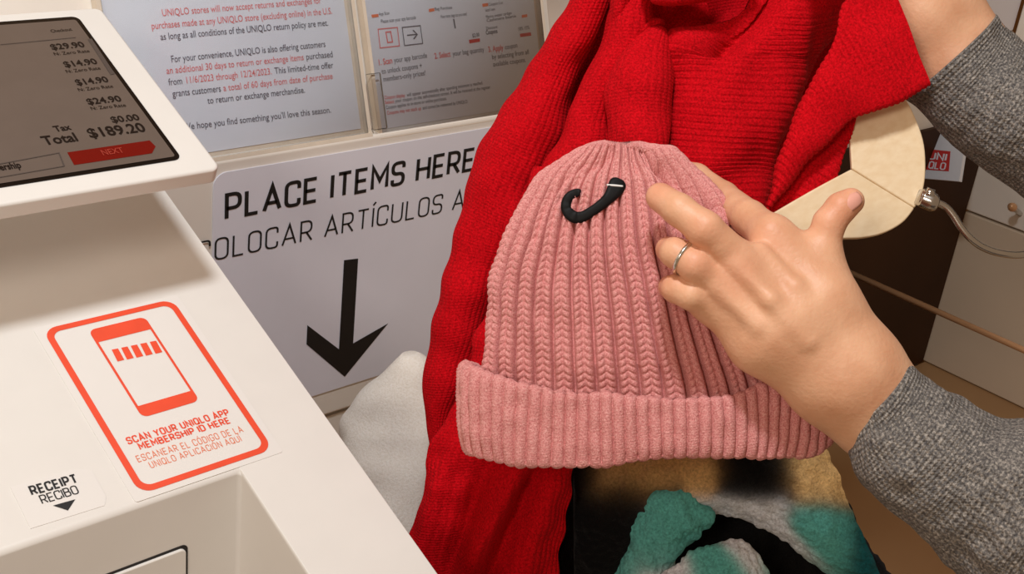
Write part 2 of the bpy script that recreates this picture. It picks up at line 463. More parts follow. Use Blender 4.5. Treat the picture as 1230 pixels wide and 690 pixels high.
box('tall_panel', 1.30, 1.855, YF+0.002, YF+0.40, ZW-0.361, ZW-0.02, M_sheet, fa, bevel=(0.002, 2))
slab('header_panel', header, -0.5, 0.90, 0.0, 0.36, -0.02, 0.0, M_fascia, fa, bevel=(0.003, 2))

wall = Plane((0, YF, ZW-0.4), (1, 0, 0), (0, 0, 1))

# big instruction sheet
sg = empty('direction_sheet', wall.hit(430, 330), 'white sheet with black PLACE ITEMS HERE lettering and down arrow below the sign holders', 'sign')
a = wall.uv(262, 214); b = wall.uv(640, 148); c0 = wall.uv(380, 474)
x0, x1, y0, y1 = a[0]-0.005, 1.16, c0[1], (a[1]+b[1])/2+0.004
poly = rrect(x0, x1, y0, y1, 0.012)
prism('sheet', [wall.at(x, y, 0.0012) for x, y in poly], -wall.n, 0.0010, M_sheet, sg)
hcap = 0.0212
V, Fc = merge([lay_text(wall, text2d('PLACE ITEMS HERE', .155, 1.0, .26), (271, 262), (566, 203), hcap, 0.0016, 0.0)])
mesh_obj('bold_lettering', V, Fc, M_ink, sg, smooth=False)
V, Fc = merge([lay_text(wall, text2d('COLOCAR ARTÍCULOS AQUÍ', .088, 1.0, .25), (236, 316), (591, 241.5), 0.0188, 0.0016, 0.0)])
mesh_obj('thin_lettering', V, Fc, M_ink, sg, smooth=False)
arrow = [(412, 312), (429, 310), (423, 412), (465, 364), (465, 388), (413, 452), (367, 413), (368, 390), (406, 419)]
ap = [wall.at(*wall.uv(*p), 0.0016) for p in arrow]
mesh_obj('arrow', ap, [[0, 8, 2, 1], [8, 7, 6, 5], [8, 5, 2], [2, 5, 4, 3][:0] or [2, 5, 4]], M_ink, sg, smooth=False)

# acrylic sign holders leaning on the header
def holder(left, right, label, lines, extra=None):
    org = header.hit((left[0]+right[0])/2, (left[1]+right[1])/2)
    o = empty('sign_holder', org, label, 'sign', 'acrylic sign holders on the header')
    a = header.uv(*left); b = header.uv(*right); top = 0.30; bot = (a[1]+b[1])/2; u0, u1 = a[0], b[0]
    slab('back_pane', header, u0-0.006, u1+0.006, bot-0.006, top+0.006, 0.0006, 0.0022, M_acr, o)
    slab('paper_sheet', header, u0, u1, bot, top, 0.0026, 0.0030, M_paper, o)
    e = 0.0035
    v1 = [box_vf(u0-0.007, u1+0.007, bot-0.008, bot-0.008+e, 0.0006, 0.010, header.o, [header.u, header.v, header.n]),
          box_vf(u0-0.007, u0-0.007+e, bot-0.008, top, 0.0006, 0.009, header.o, [header.u, header.v, header.n]),
          box_vf(u1+0.007-e, u1+0.007, bot-0.008, top, 0.0006, 0.009, header.o, [header.u, header.v, header.n])]
    V, Fc = merge(v1); mesh_obj('clear_rim', V, Fc, M_acr, o, smooth=False, recalc=True)
    slab('front_pane', header, u0-0.0035, u1+0.0035, bot-0.004, top, 0.0072, 0.0088, M_clear, o)
    for nm, mat, col in (('black_print', M_inkl, 0), ('red_print', M_redl, 1)):
        for (t, q0, q1, h, c, bold) in lines:
            if c == col: V, Fc = lay_text(header, font2d(t, bold), q0, q1, h, 0.0034); mesh_obj('text_line', V, Fc, mat, o, smooth=False)
    return o, (u0, u1, bot, top)
Z2 = lambda x, y: (140+x/2.76, y/2.76)
Z3 = lambda x, y: (400+x/2.76, y/2.76)
H = 0.0056
L1 = [
 ('UNIQLO stores will now accept returns and exchanges for', Z2(145, 55), Z2(672, 12), H, 1, .004),
 ('purchases made at any UNIQLO store (excluding online) in the U.S.', Z2(110, 98), Z2(708, 47), H, 1, .004),
 ('as long as all conditions of the UNIQLO return policy are met.', Z2(140, 134), Z2(695, 86), H, 0, .004),
 ('For your convenience, UNIQLO is also offering customers', Z2(175, 208), Z2(686, 156), H, 0, .004),
 ('an additional 30 days to return or exchange items', Z2(160, 246), Z2(614, 200), H, 1, .004),
 ('purchased', Z2(622, 199), Z2(710, 190), H, 0, .004),
 ('from', Z2(167, 284), Z2(212, 279), H, 0, .004),
 ('11/6/2023 through 12/24/2023.', Z2(222, 278), Z2(508, 247), H, 1, .004),
 ('This limited-time offer', Z2(518, 246), Z2(712, 226), H, 0, .004),
 ('grants customers', Z2(180, 322), Z2(340, 304), H, 0, .004),
 ('a total of 60 days from date of purchase', Z2(348, 303), Z2(710, 262), H, 1, .004),
 ('to return or exchange merchandise.', Z2(296, 345), Z2(618, 308), H, 0, .004),
 ('We hope you find something you\'ll love this season.', Z2(215, 432), Z2(704, 374), H, 0, .004)]
holder((152, 192), (432, 160), 'acrylic holder with returns notice in red and grey text, nearest the screen', L1)
L2 = [
 ('1. Scan', Z3(143, 218), Z3(190, 210), .0055, 1, .02), ('your app barcode', Z3(196, 209), Z3(305, 192), .0050, 0, 0),
 ('to unlock coupons +', Z3(155, 246), Z3(288, 226), .0050, 0, 0), ('members-only prices!', Z3(160, 272), Z3(300, 250), .0050, 0, 0),
 ('2. Select', Z3(330, 196), Z3(383, 188), .0055, 1, .02), ('your bag quantity', Z3(390, 187), Z3(494, 172), .0050, 0, 0),
 ('3. Apply', Z3(508, 174), Z3(558, 166), .0055, 1, .02), ('coupon', Z3(563, 165), Z3(604, 158), .0050, 0, 0),
 ('by selecting from all', Z3(520, 198), Z3(642, 180), .0050, 0, 0), ('available coupons.', Z3(524, 222), Z3(632, 206), .0050, 0, 0),
 ('Coupon display', Z3(163, 330), Z3(232, 322), .0034, 1, .01), ('will appear automatically after spending minimum is reached.', Z3(238, 321), Z3(490, 280), .0034, 0, 0),
 ('Select', Z3(165, 346), Z3(196, 342), .0034, 1, .01), ('your coupon on the self-checkout screen. It will be received at the register.', Z3(200, 341), Z3(516, 294), .0034, 0, 0),
 ('Coupon applies to in-store or online purchases.', Z3(168, 363), Z3(370, 332), .0034, 0, 0),
 ('Coupons may not stack up', Z3(172, 381), Z3(285, 365), .0034, 1, .01), ('and cannot be redeemed by UNIQLO.', Z3(290, 364), Z3(440, 342), .0034, 0, 0),
 ('Please scan your app barcode', Z3(152, 78), Z3(268, 64), .0034, 0, 0), ('App Scan', Z3(145, 53), Z3(180, 49), .0030, 0, 0),
 ('How many bags do you need', Z3(350, 62), Z3(436, 52), .0034, 0, 0), ('Bag Purchase', Z3(330, 36), Z3(388, 30), .0030, 0, 0), ('1', Z3(390, 96), Z3(400, 94), .009, 0, .02),
 ('Coupon List', Z3(508, 21), Z3(556, 14), .0030, 0, 0), ('Selected 2 coupons', Z3(498, 40), Z3(530, 35), .0030, 0, 0), ('Merino sweater cardigan', Z3(500, 62), Z3(585, 48), .0030, 0, 0),
 ('Cashmere beanie', Z3(502, 74), Z3(600, 58), .0030, 0, 0), ('Discount', Z3(500, 100), Z3(538, 94), .0030, 0, 0), ('Coupons', Z3(500, 116), Z3(538, 110), .0042, 0, .02), ('$2.00', Z3(455, 125), Z3(478, 121), .0036, 0, .01),
 ('10% 15%', Z3(606, 103), Z3(644, 97), .0036, 0, 0)]
h2, (u0, u1, bot, top) = holder((455, 152), (652, 128), 'acrylic holder with three-step app guide and small screen pictures, beside the red scarf', L2)
pr = []
for (xa, ya), (xb, yb) in (((142, 95), (205, 160)), ((222, 92), (288, 150))): pass
def outline(q, wd, lift=0.0034):
    P = [np.array(header.uv(*p)) for p in q]; v, f = ribbon(np.array(P), wd, True)
    return [header.at(x, y, lift) for x, y in v], f
V, Fc = merge([outline([Z3(142, 98), Z3(206, 92), Z3(213, 153), Z3(149, 160)], .0009), outline([Z3(168, 108), Z3(184, 106), Z3(190, 140), Z3(174, 142)], .0012)])
mesh_obj('red_box', V, Fc, M_redl, h2, smooth=False)
V, Fc = merge([outline([Z3(222, 92), Z3(282, 86), Z3(290, 145), Z3(230, 152)], .0009), lay_poly(header, [Z3(238, 120), Z3(238, 116), Z3(268, 113), Z3(268, 117)], .0034),
 lay_poly(header, [Z3(268, 113), Z3(256, 102), Z3(260, 100), Z3(274, 115), Z3(263, 131), Z3(258, 130), Z3(268, 117)], .0034)])
mesh_obj('arrow_box', V, Fc, M_inkl, h2, smooth=False)
for V, Fc in [lay_poly(header, [Z3(443, 133), Z3(479, 128), Z3(480, 139), Z3(445, 145)], .0034), lay_poly(header, [Z3(612, 113), Z3(648, 108), Z3(650, 119), Z3(614, 124)], .0034)]: mesh_obj('red_button', V, Fc, M_redp, h2, smooth=False)
for V, Fc in [lay_poly(header, [Z3(120, 50), Z3(143, 47), Z3(144, 57), Z3(122, 60)], .0034), lay_poly(header, [Z3(310, 31), Z3(328, 28), Z3(329, 38), Z3(311, 41)], .0034),
 lay_poly(header, [Z3(487, 14), Z3(506, 11), Z3(507, 21), Z3(489, 24)], .0034), lay_poly(header, [Z3(618, 51), Z3(636, 48), Z3(637, 57), Z3(619, 60)], .0034)]: mesh_obj('orange_mark', V, Fc, M_orange2, h2, smooth=False)
# small clear clip between the two holders
a = header.uv(431, 90); b = header.uv(456, 160)
cl = slab('holder_clip', header, a[0], a[0]+0.015, b[1]+0.004, a[1], 0.0096, 0.013, M_clear, None, bevel=(0.001, 2))
tag(cl, 'small clear plastic clip between the two sign holders', 'clip')

# neighbouring station at the right
struct(box('recess_shade_1', 1.22, 1.852, YF-0.006, YF, ZW-0.928, ZW-0.49, M_brown)).name = 'recess_shade_1'  # dark brown sheet painted in place of the shade in the recess
nb = empty('neighbour_station', (2.3, 0.6, 0.0), 'white checkout cabinet side at the far right behind the grey sleeves', 'cabinet')
box('side_panel', 1.856, 2.7, 0.16, YF-0.001, ZW-0.929, ZW-0.655, M_side, nb, bevel=(0.003, 2))
box('upper_side_panel', 1.856, 2.7, 0.16, YF-0.001, ZW-0.652, ZW-0.10, M_fascia, nb, bevel=(0.003, 2))

# brass rod and small peg
pa = wall.hit(1015, 325); 
rd = tube('bag_rail', [pa+np.array([0, -0.006, 0]), pa+np.array([0, -0.62, 0])], 0.0042, M_brass, None, 12)
tag(rd, 'thin copper-coloured rod running forward over the dark panel on the right', 'rod')
pg0 = pt(1216, 249, 1.90); pk = empty('wall_peg', pg0, 'small metal peg with round tip on the white cabinet under the upper sleeve', 'peg')
tube('pin', [pg0, pt(1222, 254, 1.93), pt(1240, 270, 2.0)], 0.004, M_chrome, pk, 10)
tube('tip', [pt(1213, 247, 1.895), pt(1216, 249, 1.90), pt(1218, 251, 1.91)], [0.004, 0.0075, 0.004], M_brass, pk, 12, n=8)

# small card sign at the right with the red logo
cq = [pt(1066, 95, 1.86), pt(1108, 214, 1.86), pt(1152, 218, 1.80), pt(1168, 118, 1.80), pt(1190, 20, 1.80), pt(1050, 0, 1.86)]
cp = Plane(cq[1], cq[2]-cq[1], cq[3]-cq[2])
cs = empty('card_holder', cq[1], 'white card with small red square logo behind the wooden hanger', 'sign')
prism('card', [cp.hit(*p) for p in ((1050, 40), (1106, 214), (1152, 218), (1172, 90), (1165, 40))], -cp.n, 0.006, M_paper, cs)
V, Fc = lay_poly(cp, [(1112, 179), (1142, 182), (1140, 206), (1112, 204)], 0.0006); mesh_obj('red_logo', V, Fc, M_redp, cs, smooth=False)
V, Fc = merge([lay_text(cp, text2d('UNI', .17), (1116, 191), (1136, 193), 0.0095, 0.001), lay_text(cp, text2d('QLO', .17), (1116, 202), (1135, 204), 0.0095, 0.001)])
mesh_obj('white_lettering', V, Fc, M_sheet, cs, smooth=False)
V, Fc = merge([lay_text(cp, font2d('I am on the app'), (1104, 145), (1134, 151), 0.005, 0.001), lay_text(cp, font2d('SIGN UP'), (1116, 155), (1130, 157), 0.005, 0.001)])
mesh_obj('small_print', V, Fc, M_inkl, cs, smooth=False)

# ------------------------------------------------------------------ checkout machine
sl = math.radians(21)
KU = np.array([0, math.cos(sl), math.sin(sl)]); KN = np.array([0, -math.sin(sl), math.cos(sl)])
p0 = CAM+ray(200, 450)*0.8
top = Plane(p0, (1, 0, 0), KU)
def kz(y): return p0[2]+(y-p0[1])*math.tan(sl)
ko = empty('checkout_machine', (0.2, 0.6, 0.0), 'white self-checkout machine with sloping top, corner nearest the viewer', 'checkout machine')
yf = 0.5585; xa = 0.3465; xb = 0.4205; yn = 0.36
prof = [(yf, 0.3), (yf, kz(yf)), (YF-0.006, kz(YF-0.006)), (YF-0.006, 0.3)]
def xprism(name, prof, x0, x1, mat, parent, bevel):
    return prism(name, [(x0, y, z) for y, z in prof], (1, 0, 0), x1-x0, mat, parent, bevel)
# one continuous housing in plan: main body plus the two forward arms
yarm = yn
plan = [(-0.12, YF-0.006), (xb, YF-0.006), (xb, yarm), (xa, yarm), (xa, yf), (-0.05, yf), (-0.05, yarm), (-0.12, yarm)]
n = len(plan)
V = [(x, y, kz(y)) for x, y in plan]+[(x, y, 0.0) for x, y in plan]
Fq = [[0, 1, 4, 5], [1, 2, 3, 4], [0, 5, 6, 7]]
Fq = Fq+[[i+n for i in f[::-1]] for f in Fq]+[[i, (i+1) % n, (i+1) % n+n, i+n] for i in range(n)]
mesh_obj('housing', V, Fq, M_white, ko, bevel=(0.0028, 4), recalc=True)
front = Plane((xa, yf, p0[2]-0.1), (1, 0, 0), (0, 0, 1))
a = front.uv(222, 657); 
dp = rrect(-0.30, a[0], a[1]-0.16, a[1], 0.004)
dp2 = rrect(-0.3018, a[0]+0.0018, a[1]-0.1618, a[1]+0.0018, 0.004)
prism('door_gap', [front.at(x, y, 0.0004) for x, y in dp2], -front.n, 0.002, M_dark, ko)
prism('receipt_door', [front.at(x, y, 0.0022) for x, y in dp], -front.n, 0.003, M_white, ko, bevel=(0.001, 3))

# screen unit
hs = 0.105
scr = Plane(p0+KN*0+np.array([0, 0, 0])+np.array([0, 0, 1])*0, (1, 0, 0), KU)
scr = Plane(p0+KN*hs, (1, 0, 0), KU)
a = scr.uv(261, 203); b = scr.uv(126, 8)
su1 = (a[0]+b[0])/2; sv0 = a[1]; sv1 = b[1]
so = empty('touch_screen', scr.at(su1-0.1, sv0, -0.02), 'white-framed touch screen showing a 189.20 total, above the checkout machine', 'screen')
prism('casing', [scr.at(x, y, 0.0) for x, y in rrect(su1-0.42, su1, sv0, sv1, 0.006)], -scr.n, 0.0125, M_white, so, bevel=(0.0022, 4))
slab('bracket', scr, su1-0.26, su1-0.16, sv0+0.05, sv1-0.03, -hs+0.0005, -0.0125, M_white, so)
a = scr.uv(215, 193); b = scr.uv(97, 20)
du1 = (a[0]+b[0])/2; dv0 = a[1]+0.0005; dv1 = b[1]
bz = prism('bezel', [scr.at(x, y, 0.0006) for x, y in rrect(su1-0.40, du1, dv0, dv1, 0.005)], -scr.n, 0.0004, M_bezel, so)
prism('display', [scr.at(x, y, 0.0009) for x, y in rrect(su1-0.397, du1-0.0032, dv0+0.003, dv1-0.004, 0.002)], -scr.n, 0.0002, M_screen, so)
Z1 = lambda x, y: (x/2.76, y/2.76)
K = 0.0013
def tx(s, q0, q1, h, bold=0): return lay_text(scr, font2d(s, bold), Z1(*q0), Z1(*q1), h, K)
for V, Fc in [tx('$29.90', (172, 170), (283, 160), .0062, .02), tx('$14.90', (216, 228), (325, 216), .0062, .02), tx('$14.90', (255, 288), (362, 276), .0062, .02), tx('$24.90', (292, 352), (405, 340), .0062, .02),
 tx('$0.00', (372, 412), (465, 402), .0062, .02), tx('Tax', (184, 442), (238, 434), .0056, .02), tx('Total', (148, 486), (260, 472), .0085, .02), tx('$189.20', (298, 462), (486, 440), .0092, .02),
 tx('Membership', (-70, 580), (72, 561), .0058, .02),
 tx('N: Zero Rate', (180, 189), (298, 178), .0034), tx('N: Zero Rate', (220, 247), (334, 235), .0034), tx('N: Zero Rate', (260, 308), (376, 295), .0034), tx('N: Zero Rate', (302, 370), (418, 358), .0034), tx('Checkout', (170, 113), (240, 106), .0034)]: mesh_obj('text_line', V, Fc, M_sink, so, smooth=False)

V, Fc = lay_poly(scr, [Z1(222, 510), Z1(495, 470), Z1(515, 490), Z1(503, 513), Z1(245, 552)], K-0.0002); mesh_obj('next_button', V, Fc, M_sred, so, smooth=False)
V, Fc = tx('NEXT', (340, 521), (412, 511), .0052, .01); V = [np.array(v)+scr.n*0.0001 for v in V]; mesh_obj('next_lettering', V, Fc, M_spale, so, smooth=False)
P = np.array([scr.uv(*Z1(*p)) for p in ((-60, 560), (195, 512), (212, 556), (-40, 600))]); v, f = ribbon(P, .0007, True)
mesh_obj('outline_button', [scr.at(x, y, K) for x, y in v], f, M_sgrey, so, smooth=False)
for V, Fc in [lay_poly(scr, [Z1(290, 135), Z1(303, 133), Z1(380, 250), Z1(366, 253)], K), lay_poly(scr, [Z1(0, 152), Z1(250, 128), Z1(250, 130), Z1(0, 154)], K)]: mesh_obj('display_bar', V, Fc, M_sgrey, so, smooth=False)

# stickers on the sloping top
k_tl = top.uv(61, 399); k_br = top.uv(322, 540); k_tr = top.uv(205, 363); k_bl = top.uv(163, 588)
sx0 = (top.uv(55, 397)[0]+top.uv(158, 586)[0])/2; sx1 = (top.uv(215, 370)[0]+top.uv(326, 540)[0])/2
sy1 = (top.uv(130, 378)[1]+top.uv(200, 362)[1])/2; sy0 = (top.uv(190, 588)[1]+top.uv(300, 550)[1])/2
ss = empty('scan_sticker', top.at((sx0+sx1)/2, (sy0+sy1)/2), 'clear-edged sticker with orange-red rounded frame and phone picture on the machine top', 'sticker')
prism('sheet', [top.at(x, y, 0.0004) for x, y in rrect(sx0-0.005, sx1+0.005, sy0-0.004, sy1+0.003, 0.002)], -top.n, 0.0003, M_sheet2, ss)
V, Fc = lay_ring(top, rrect(sx0, sx1, sy0, sy1, 0.009), rrect(sx0+0.0042, sx1-0.0042, sy0+0.0042, sy1-0.0042, 0.006), 0.0007)
mesh_obj('frame_border', V, Fc, M_orange, ss, smooth=False)
Z5 = lambda x, y: (x/1.9714, 340+y/1.9714)
A = top.uv(*Z5(213, 112)); B = top.uv(*Z5(352, 86)); C = top.uv(*Z5(330, 320)); D = top.uv(*Z5(468, 285))
px0 = (A[0]+C[0])/2; px1 = (B[0]+D[0])/2; py1 = (A[1]+B[1])/2+0.001; py0 = (C[1]+D[1])/2
t1 = top.uv(*Z5(250, 130))[1]; t0 = top.uv(*Z5(390, 280))[1]
A = top.uv(*Z5(232, 140)); C = top.uv(*Z5(322, 293)); B = top.uv(*Z5(362, 112)); D = top.uv(*Z5(442, 262))
iy1 = (A[1]+B[1])/2; iy0 = (C[1]+D[1])/2
ir = rrect(px0+0.0016, px1-0.0016, iy0, iy1, 0.0005)
V, Fc = lay_ring(top, rrect(px0, px1, py0, py1, 0.0045), ir, 0.0007)
parts = [(V, Fc)]
for k in range(5):
    x = 264+k*22.5; y = 160-k*4.6
    parts.append(lay_poly(top, [Z5(x, y), Z5(x+15, y-3), Z5(x+30, y+24), Z5(x+14, y+28)], 0.0007))
V, Fc = merge(parts); mesh_obj('phone_picture', V, Fc, M_orange, ss, smooth=False)
V, Fc = merge([lay_text(top, text2d('SCAN YOUR UNIQLO APP', .20, 1, .3), Z5(305, 383), Z5(543, 314), 0.0046, 0.0007), lay_text(top, text2d('MEMBERSHIP ID HERE', .20, 1, .3), Z5(333, 396), Z5(545, 333), 0.0044, 0.0007)])
mesh_obj('bold_lettering', V, Fc, M_orange, ss, smooth=False)
V, Fc = merge([lay_text(top, text2d('ESCANEAR EL CÓDIGO DE LA', .11, 1, .3), Z5(328, 426), Z5(576, 354), 0.0046, 0.0007), lay_text(top, text2d('UNIQLO APLICACIÓN AQUÍ', .11, 1, .3), Z5(358, 440), Z5(572, 376), 0.0044, 0.0007)])
mesh_obj('thin_lettering', V, Fc, M_orange2, ss, smooth=False)
rs = empty('receipt_sticker', top.hit(68, 597), 'small white RECEIPT sticker with black triangle near the machine front edge', 'sticker')
Z5b = lambda x, y: (x/4.1, 550+y/4.1)
q = [(top.uv(*Z5b(*p))) for p in ((50, 148), (372, 58), (450, 62), (522, 195), (515, 238), (150, 352))]
prism('sheet', [top.at(x, y, 0.0004) for x, y in q], -top.n, 0.0003, M_sheet2, rs)
V, Fc = merge([lay_text(top, text2d('RECEIPT', .21, 1, .3), Z5b(160, 186), Z5b(383, 124), 0.0056, 0.0007)]); mesh_obj('bold_lettering', V, Fc, M_ink, rs, smooth=False)
V, Fc = merge([lay_text(top, text2d('RECIBO', .125, 1, .2), Z5b(210, 230), Z5b(388, 178), 0.0056, 0.0007)]); mesh_obj('thin_lettering', V, Fc, M_ink, rs, smooth=False)
V, Fc = lay_poly(top, [Z5b(260, 240), Z5b(370, 209), Z5b(334, 264)], 0.0007); mesh_obj('triangle', V, Fc, M_ink, rs, smooth=False)

# ------------------------------------------------------------------ red scarf
def rib(coord, period, amp):
    return amp*(np.abs(np.cos(np.pi*coord/period))**0.7-0.6)
def sc_disp(period=0.0042, amp=0.0006, along=False, wob=0.003, ws=9, seed=1, extra=None, nribs=None):
    def f(U, V, L, P, pix):
        d = wob*fbm(P, ws, seed)+0.0012*fbm(P, 26, seed+5)
        warp = 0.0015*fbm(P, 10, seed+9)
        if along: d = d+rib(L+warp, period, amp)
        else: d = d+amp*(np.abs(np.cos(np.pi*(U*nribs+warp*60)))**0.7-0.6)
        if extra is not None: d = d+extra(U, V, L, P, pix)
        return d
    return f
def with_d(a, d0, d1=None):
    n = len(a); dd = np.linspace(d0, d0 if d1 is None else d1, n)
    return [(x, y, d) for (x, y), d in zip(a, dd)]
parts = []
# outer tail fold
L = with_d([(718, -90), (692, -30), (668, 30), (640, 75), (602, 140), (567, 205), (544, 280), (528, 360), (514, 430), (508, 490), (514, 550)], .86, .93)
R = with_d([(800, -90), (752, -30), (725, 30), (700, 95), (672, 160), (640, 245), (622, 300), (600, 350), (578, 410), (548, 490), (545, 560)], .86, .93)
parts.append(loft(L, R, 300, 240, [.022, .024, .024, .014], [.014]*3, sc_disp(nribs=26, seed=2)))
# inner tail that carries on down below the cap
L = with_d([(640, 200), (622, 290), (600, 350), (572, 412), (538, 495), (508, 545), (512, 575), (503, 620), (490, 665), (490, 760), (520, 930)], .86, .90)
R = with_d([(730, 200), (730, 290), (725, 350), (715, 412), (705, 480), (696, 530), (692, 570), (686, 620), (674, 680), (662, 780), (650, 950)], .86, .90)
def ridges(U, V, L, P, pix):
    g = lambda x0, y0, x1, y1, w: np.exp(-(((pix[..., 0]-x0)-(pix[..., 1]-y0)*(x1-x0)/(y1-y0))/w)**2)
    k = np.clip((pix[..., 1]-520)/60, 0, 1)
    return k*(0.010*g(610, 575, 555, 690, 15)-0.010*g(632, 590, 590, 690, 14)-0.007*g(580, 560, 535, 690, 12)+0.006*g(660, 570, 620, 690, 22)+0.006*g(545, 520, 505, 680, 12))
parts.append(loft(L, R, 330, 300, [.012, .02, .02, .02], [.012]*3, sc_disp(nribs=44, seed=7, extra=lambda *a: 1.5*ridges(*a), wob=.002, amp=.0011)))
# second fold
L = with_d([(795, -90), (752, -30), (738, 5), (722, 50), (700, 100), (676, 150), (650, 205), (630, 260), (610, 330)], .85, .87)
R = with_d([(860, -90), (805, -30), (780, 5), (778, 50), (752, 100), (742, 150), (735, 205), (725, 260), (715, 330)], .85, .87)
parts.append(loft(L, R, 240, 170, [.018, .022, .018, .016], [.014]*3, sc_disp(nribs=20, seed=11, wob=.002)))
# narrow raised roll running up to the pinch
L = with_d([(797, 24), (780, 24), (752, 42), (728, 72), (704, 108), (682, 150), (662, 200)], .848, .862)
R = with_d([(797, 34), (785, 42), (768, 62), (746, 90), (728, 130), (706, 175), (688, 225)], .848, .862)
parts.append(loft(L, R, 160, 90, [.010, .016, .014, .012, .01], [.012]*3, sc_disp(nribs=9, seed=13, wob=.0008)))
# top left roll
L = with_d([(752, -70), (742, -30), (732, 0), (730, 28), (738, 50)], .845, .85)
R = with_d([(800, -70), (785, -30), (766, 0), (756, 20), (744, 50)], .845, .85)
parts.append(loft(L, R, 90, 100, [.018, .018, .004], [.012]*2, sc_disp(nribs=9, seed=15, wob=.001)))
# top lip over the pinch
L = with_d([(762, -60), (764, -30), (790, -30), (840, -40), (900, -70)], .82)
R = with_d([(766, -50), (780, -12), (808, 4), (846, 0), (900, -30)], .83)
parts.append(loft(L, R, 80, 90, [.006, .016, .014], [.01]*2, sc_disp(nribs=6, seed=16, wob=.001)))
# bulge with upright ribs over the cap
L = with_d([(782, 36), (752, 52), (734, 78), (729, 110), (731, 150), (738, 200), (745, 260)], .845, .84)
R = with_d([(800, 36), (806, 52), (808, 78), (806, 110), (806, 150), (802, 200), (800, 260)], .845, .84)
parts.append(loft(L, R, 220, 200, [.006, .018, .024, .024, .02], [.012]*3, sc_disp(nribs=22, seed=17, wob=.001, amp=.0005)))
# wide body with level ribs
L = with_d([(940, -80), (915, -40), (884, 4), (836, 36), (802, 60), (806, 95), (806, 130), (802, 165), (808, 200), (835, 240), (860, 290)], .84, .85)
R = with_d([(1048, -80), (1030, -40), (1013, 0), (997, 35), (984, 65), (968, 100), (953, 135), (936, 165), (918, 200), (902, 240), (885, 290)], .885, .90)
def body(U, V, L, P, pix):
    g = lambda x0, y0, x1, y1, w: np.exp(-(((pix[..., 0]-x0)-(pix[..., 1]-y0)*(x1-x0)/(y1-y0))/w)**2)
    m1 = np.clip((70-pix[..., 1])/20, 0, 1)*np.clip((pix[..., 1]+30)/20, 0, 1)
    return -0.014*m1*g(885, 15, 845, 55, 14)+0.006*m1*g(860, 0, 815, 50, 14)+0.004*g(930, 0, 880, 200, 30)-0.004*g(905, 0, 850, 220, 18)
parts.append(loft(L, R, 420, 200, [.018, .030, .034, .028], [.012]*3, sc_disp(along=True, period=.0046, amp=.0006, seed=23, extra=body, wob=.0022)))
# front flap with slanting ribs
L = with_d([(1066, -30), (1040, -30), (1014, 2), (1002, 36), (990, 68), (977, 98), (963, 128), (949, 160), (938, 190), (928, 215), (915, 245)], .79, .80)
R = with_d([(1116, 100), (1099, 110), (1080, 121), (1054, 132), (1025, 144), (1010, 158), (990, 175), (970, 193), (955, 212), (945, 228), (930, 252)], .79, .80)
parts.append(loft(L, R, 330, 130, [.0035, .006, .008, .008], [.003]*3, sc_disp(along=True, period=.0042, amp=.0008, seed=29, wob=.0012), p=.35, flat=.7))
# under layer of the flap
L = with_d([(1030, 120), (1000, 150), (970, 175), (950, 205), (930, 232), (915, 262)], .81)
R = with_d([(1026, 150), (1023, 172), (1010, 200), (988, 232), (962, 248), (930, 266)], .81)
parts.append(loft(L, R, 140, 110, [.004, .006, .004], [.003]*3, sc_disp(along=True, period=.0042, amp=.0009, seed=31, wob=.001), p=.4))
# cloth behind, closing the bunch
L = with_d([(715, -80), (690, 0), (668, 80), (645, 160), (630, 250)], .905)
R = with_d([(1050, -80), (1030, 0), (1010, 80), (970, 160), (925, 245)], .925)
parts.append(loft(L, R, 120, 120, [.012]*2, [.012]*2, sc_disp(nribs=60, seed=33, wob=.002, extra=lambda U, V, L, P, pix: -0.06*(U < 0.5)*np.exp(-((pix[..., 0]-812)/50)**2-((pix[..., 1]-15)/32)**2))))
scarf = join_lofts('red_scarf', parts, M_red)
tag(scarf, 'bright red ribbed wool scarf hanging in folds behind the pink cap', 'scarf')

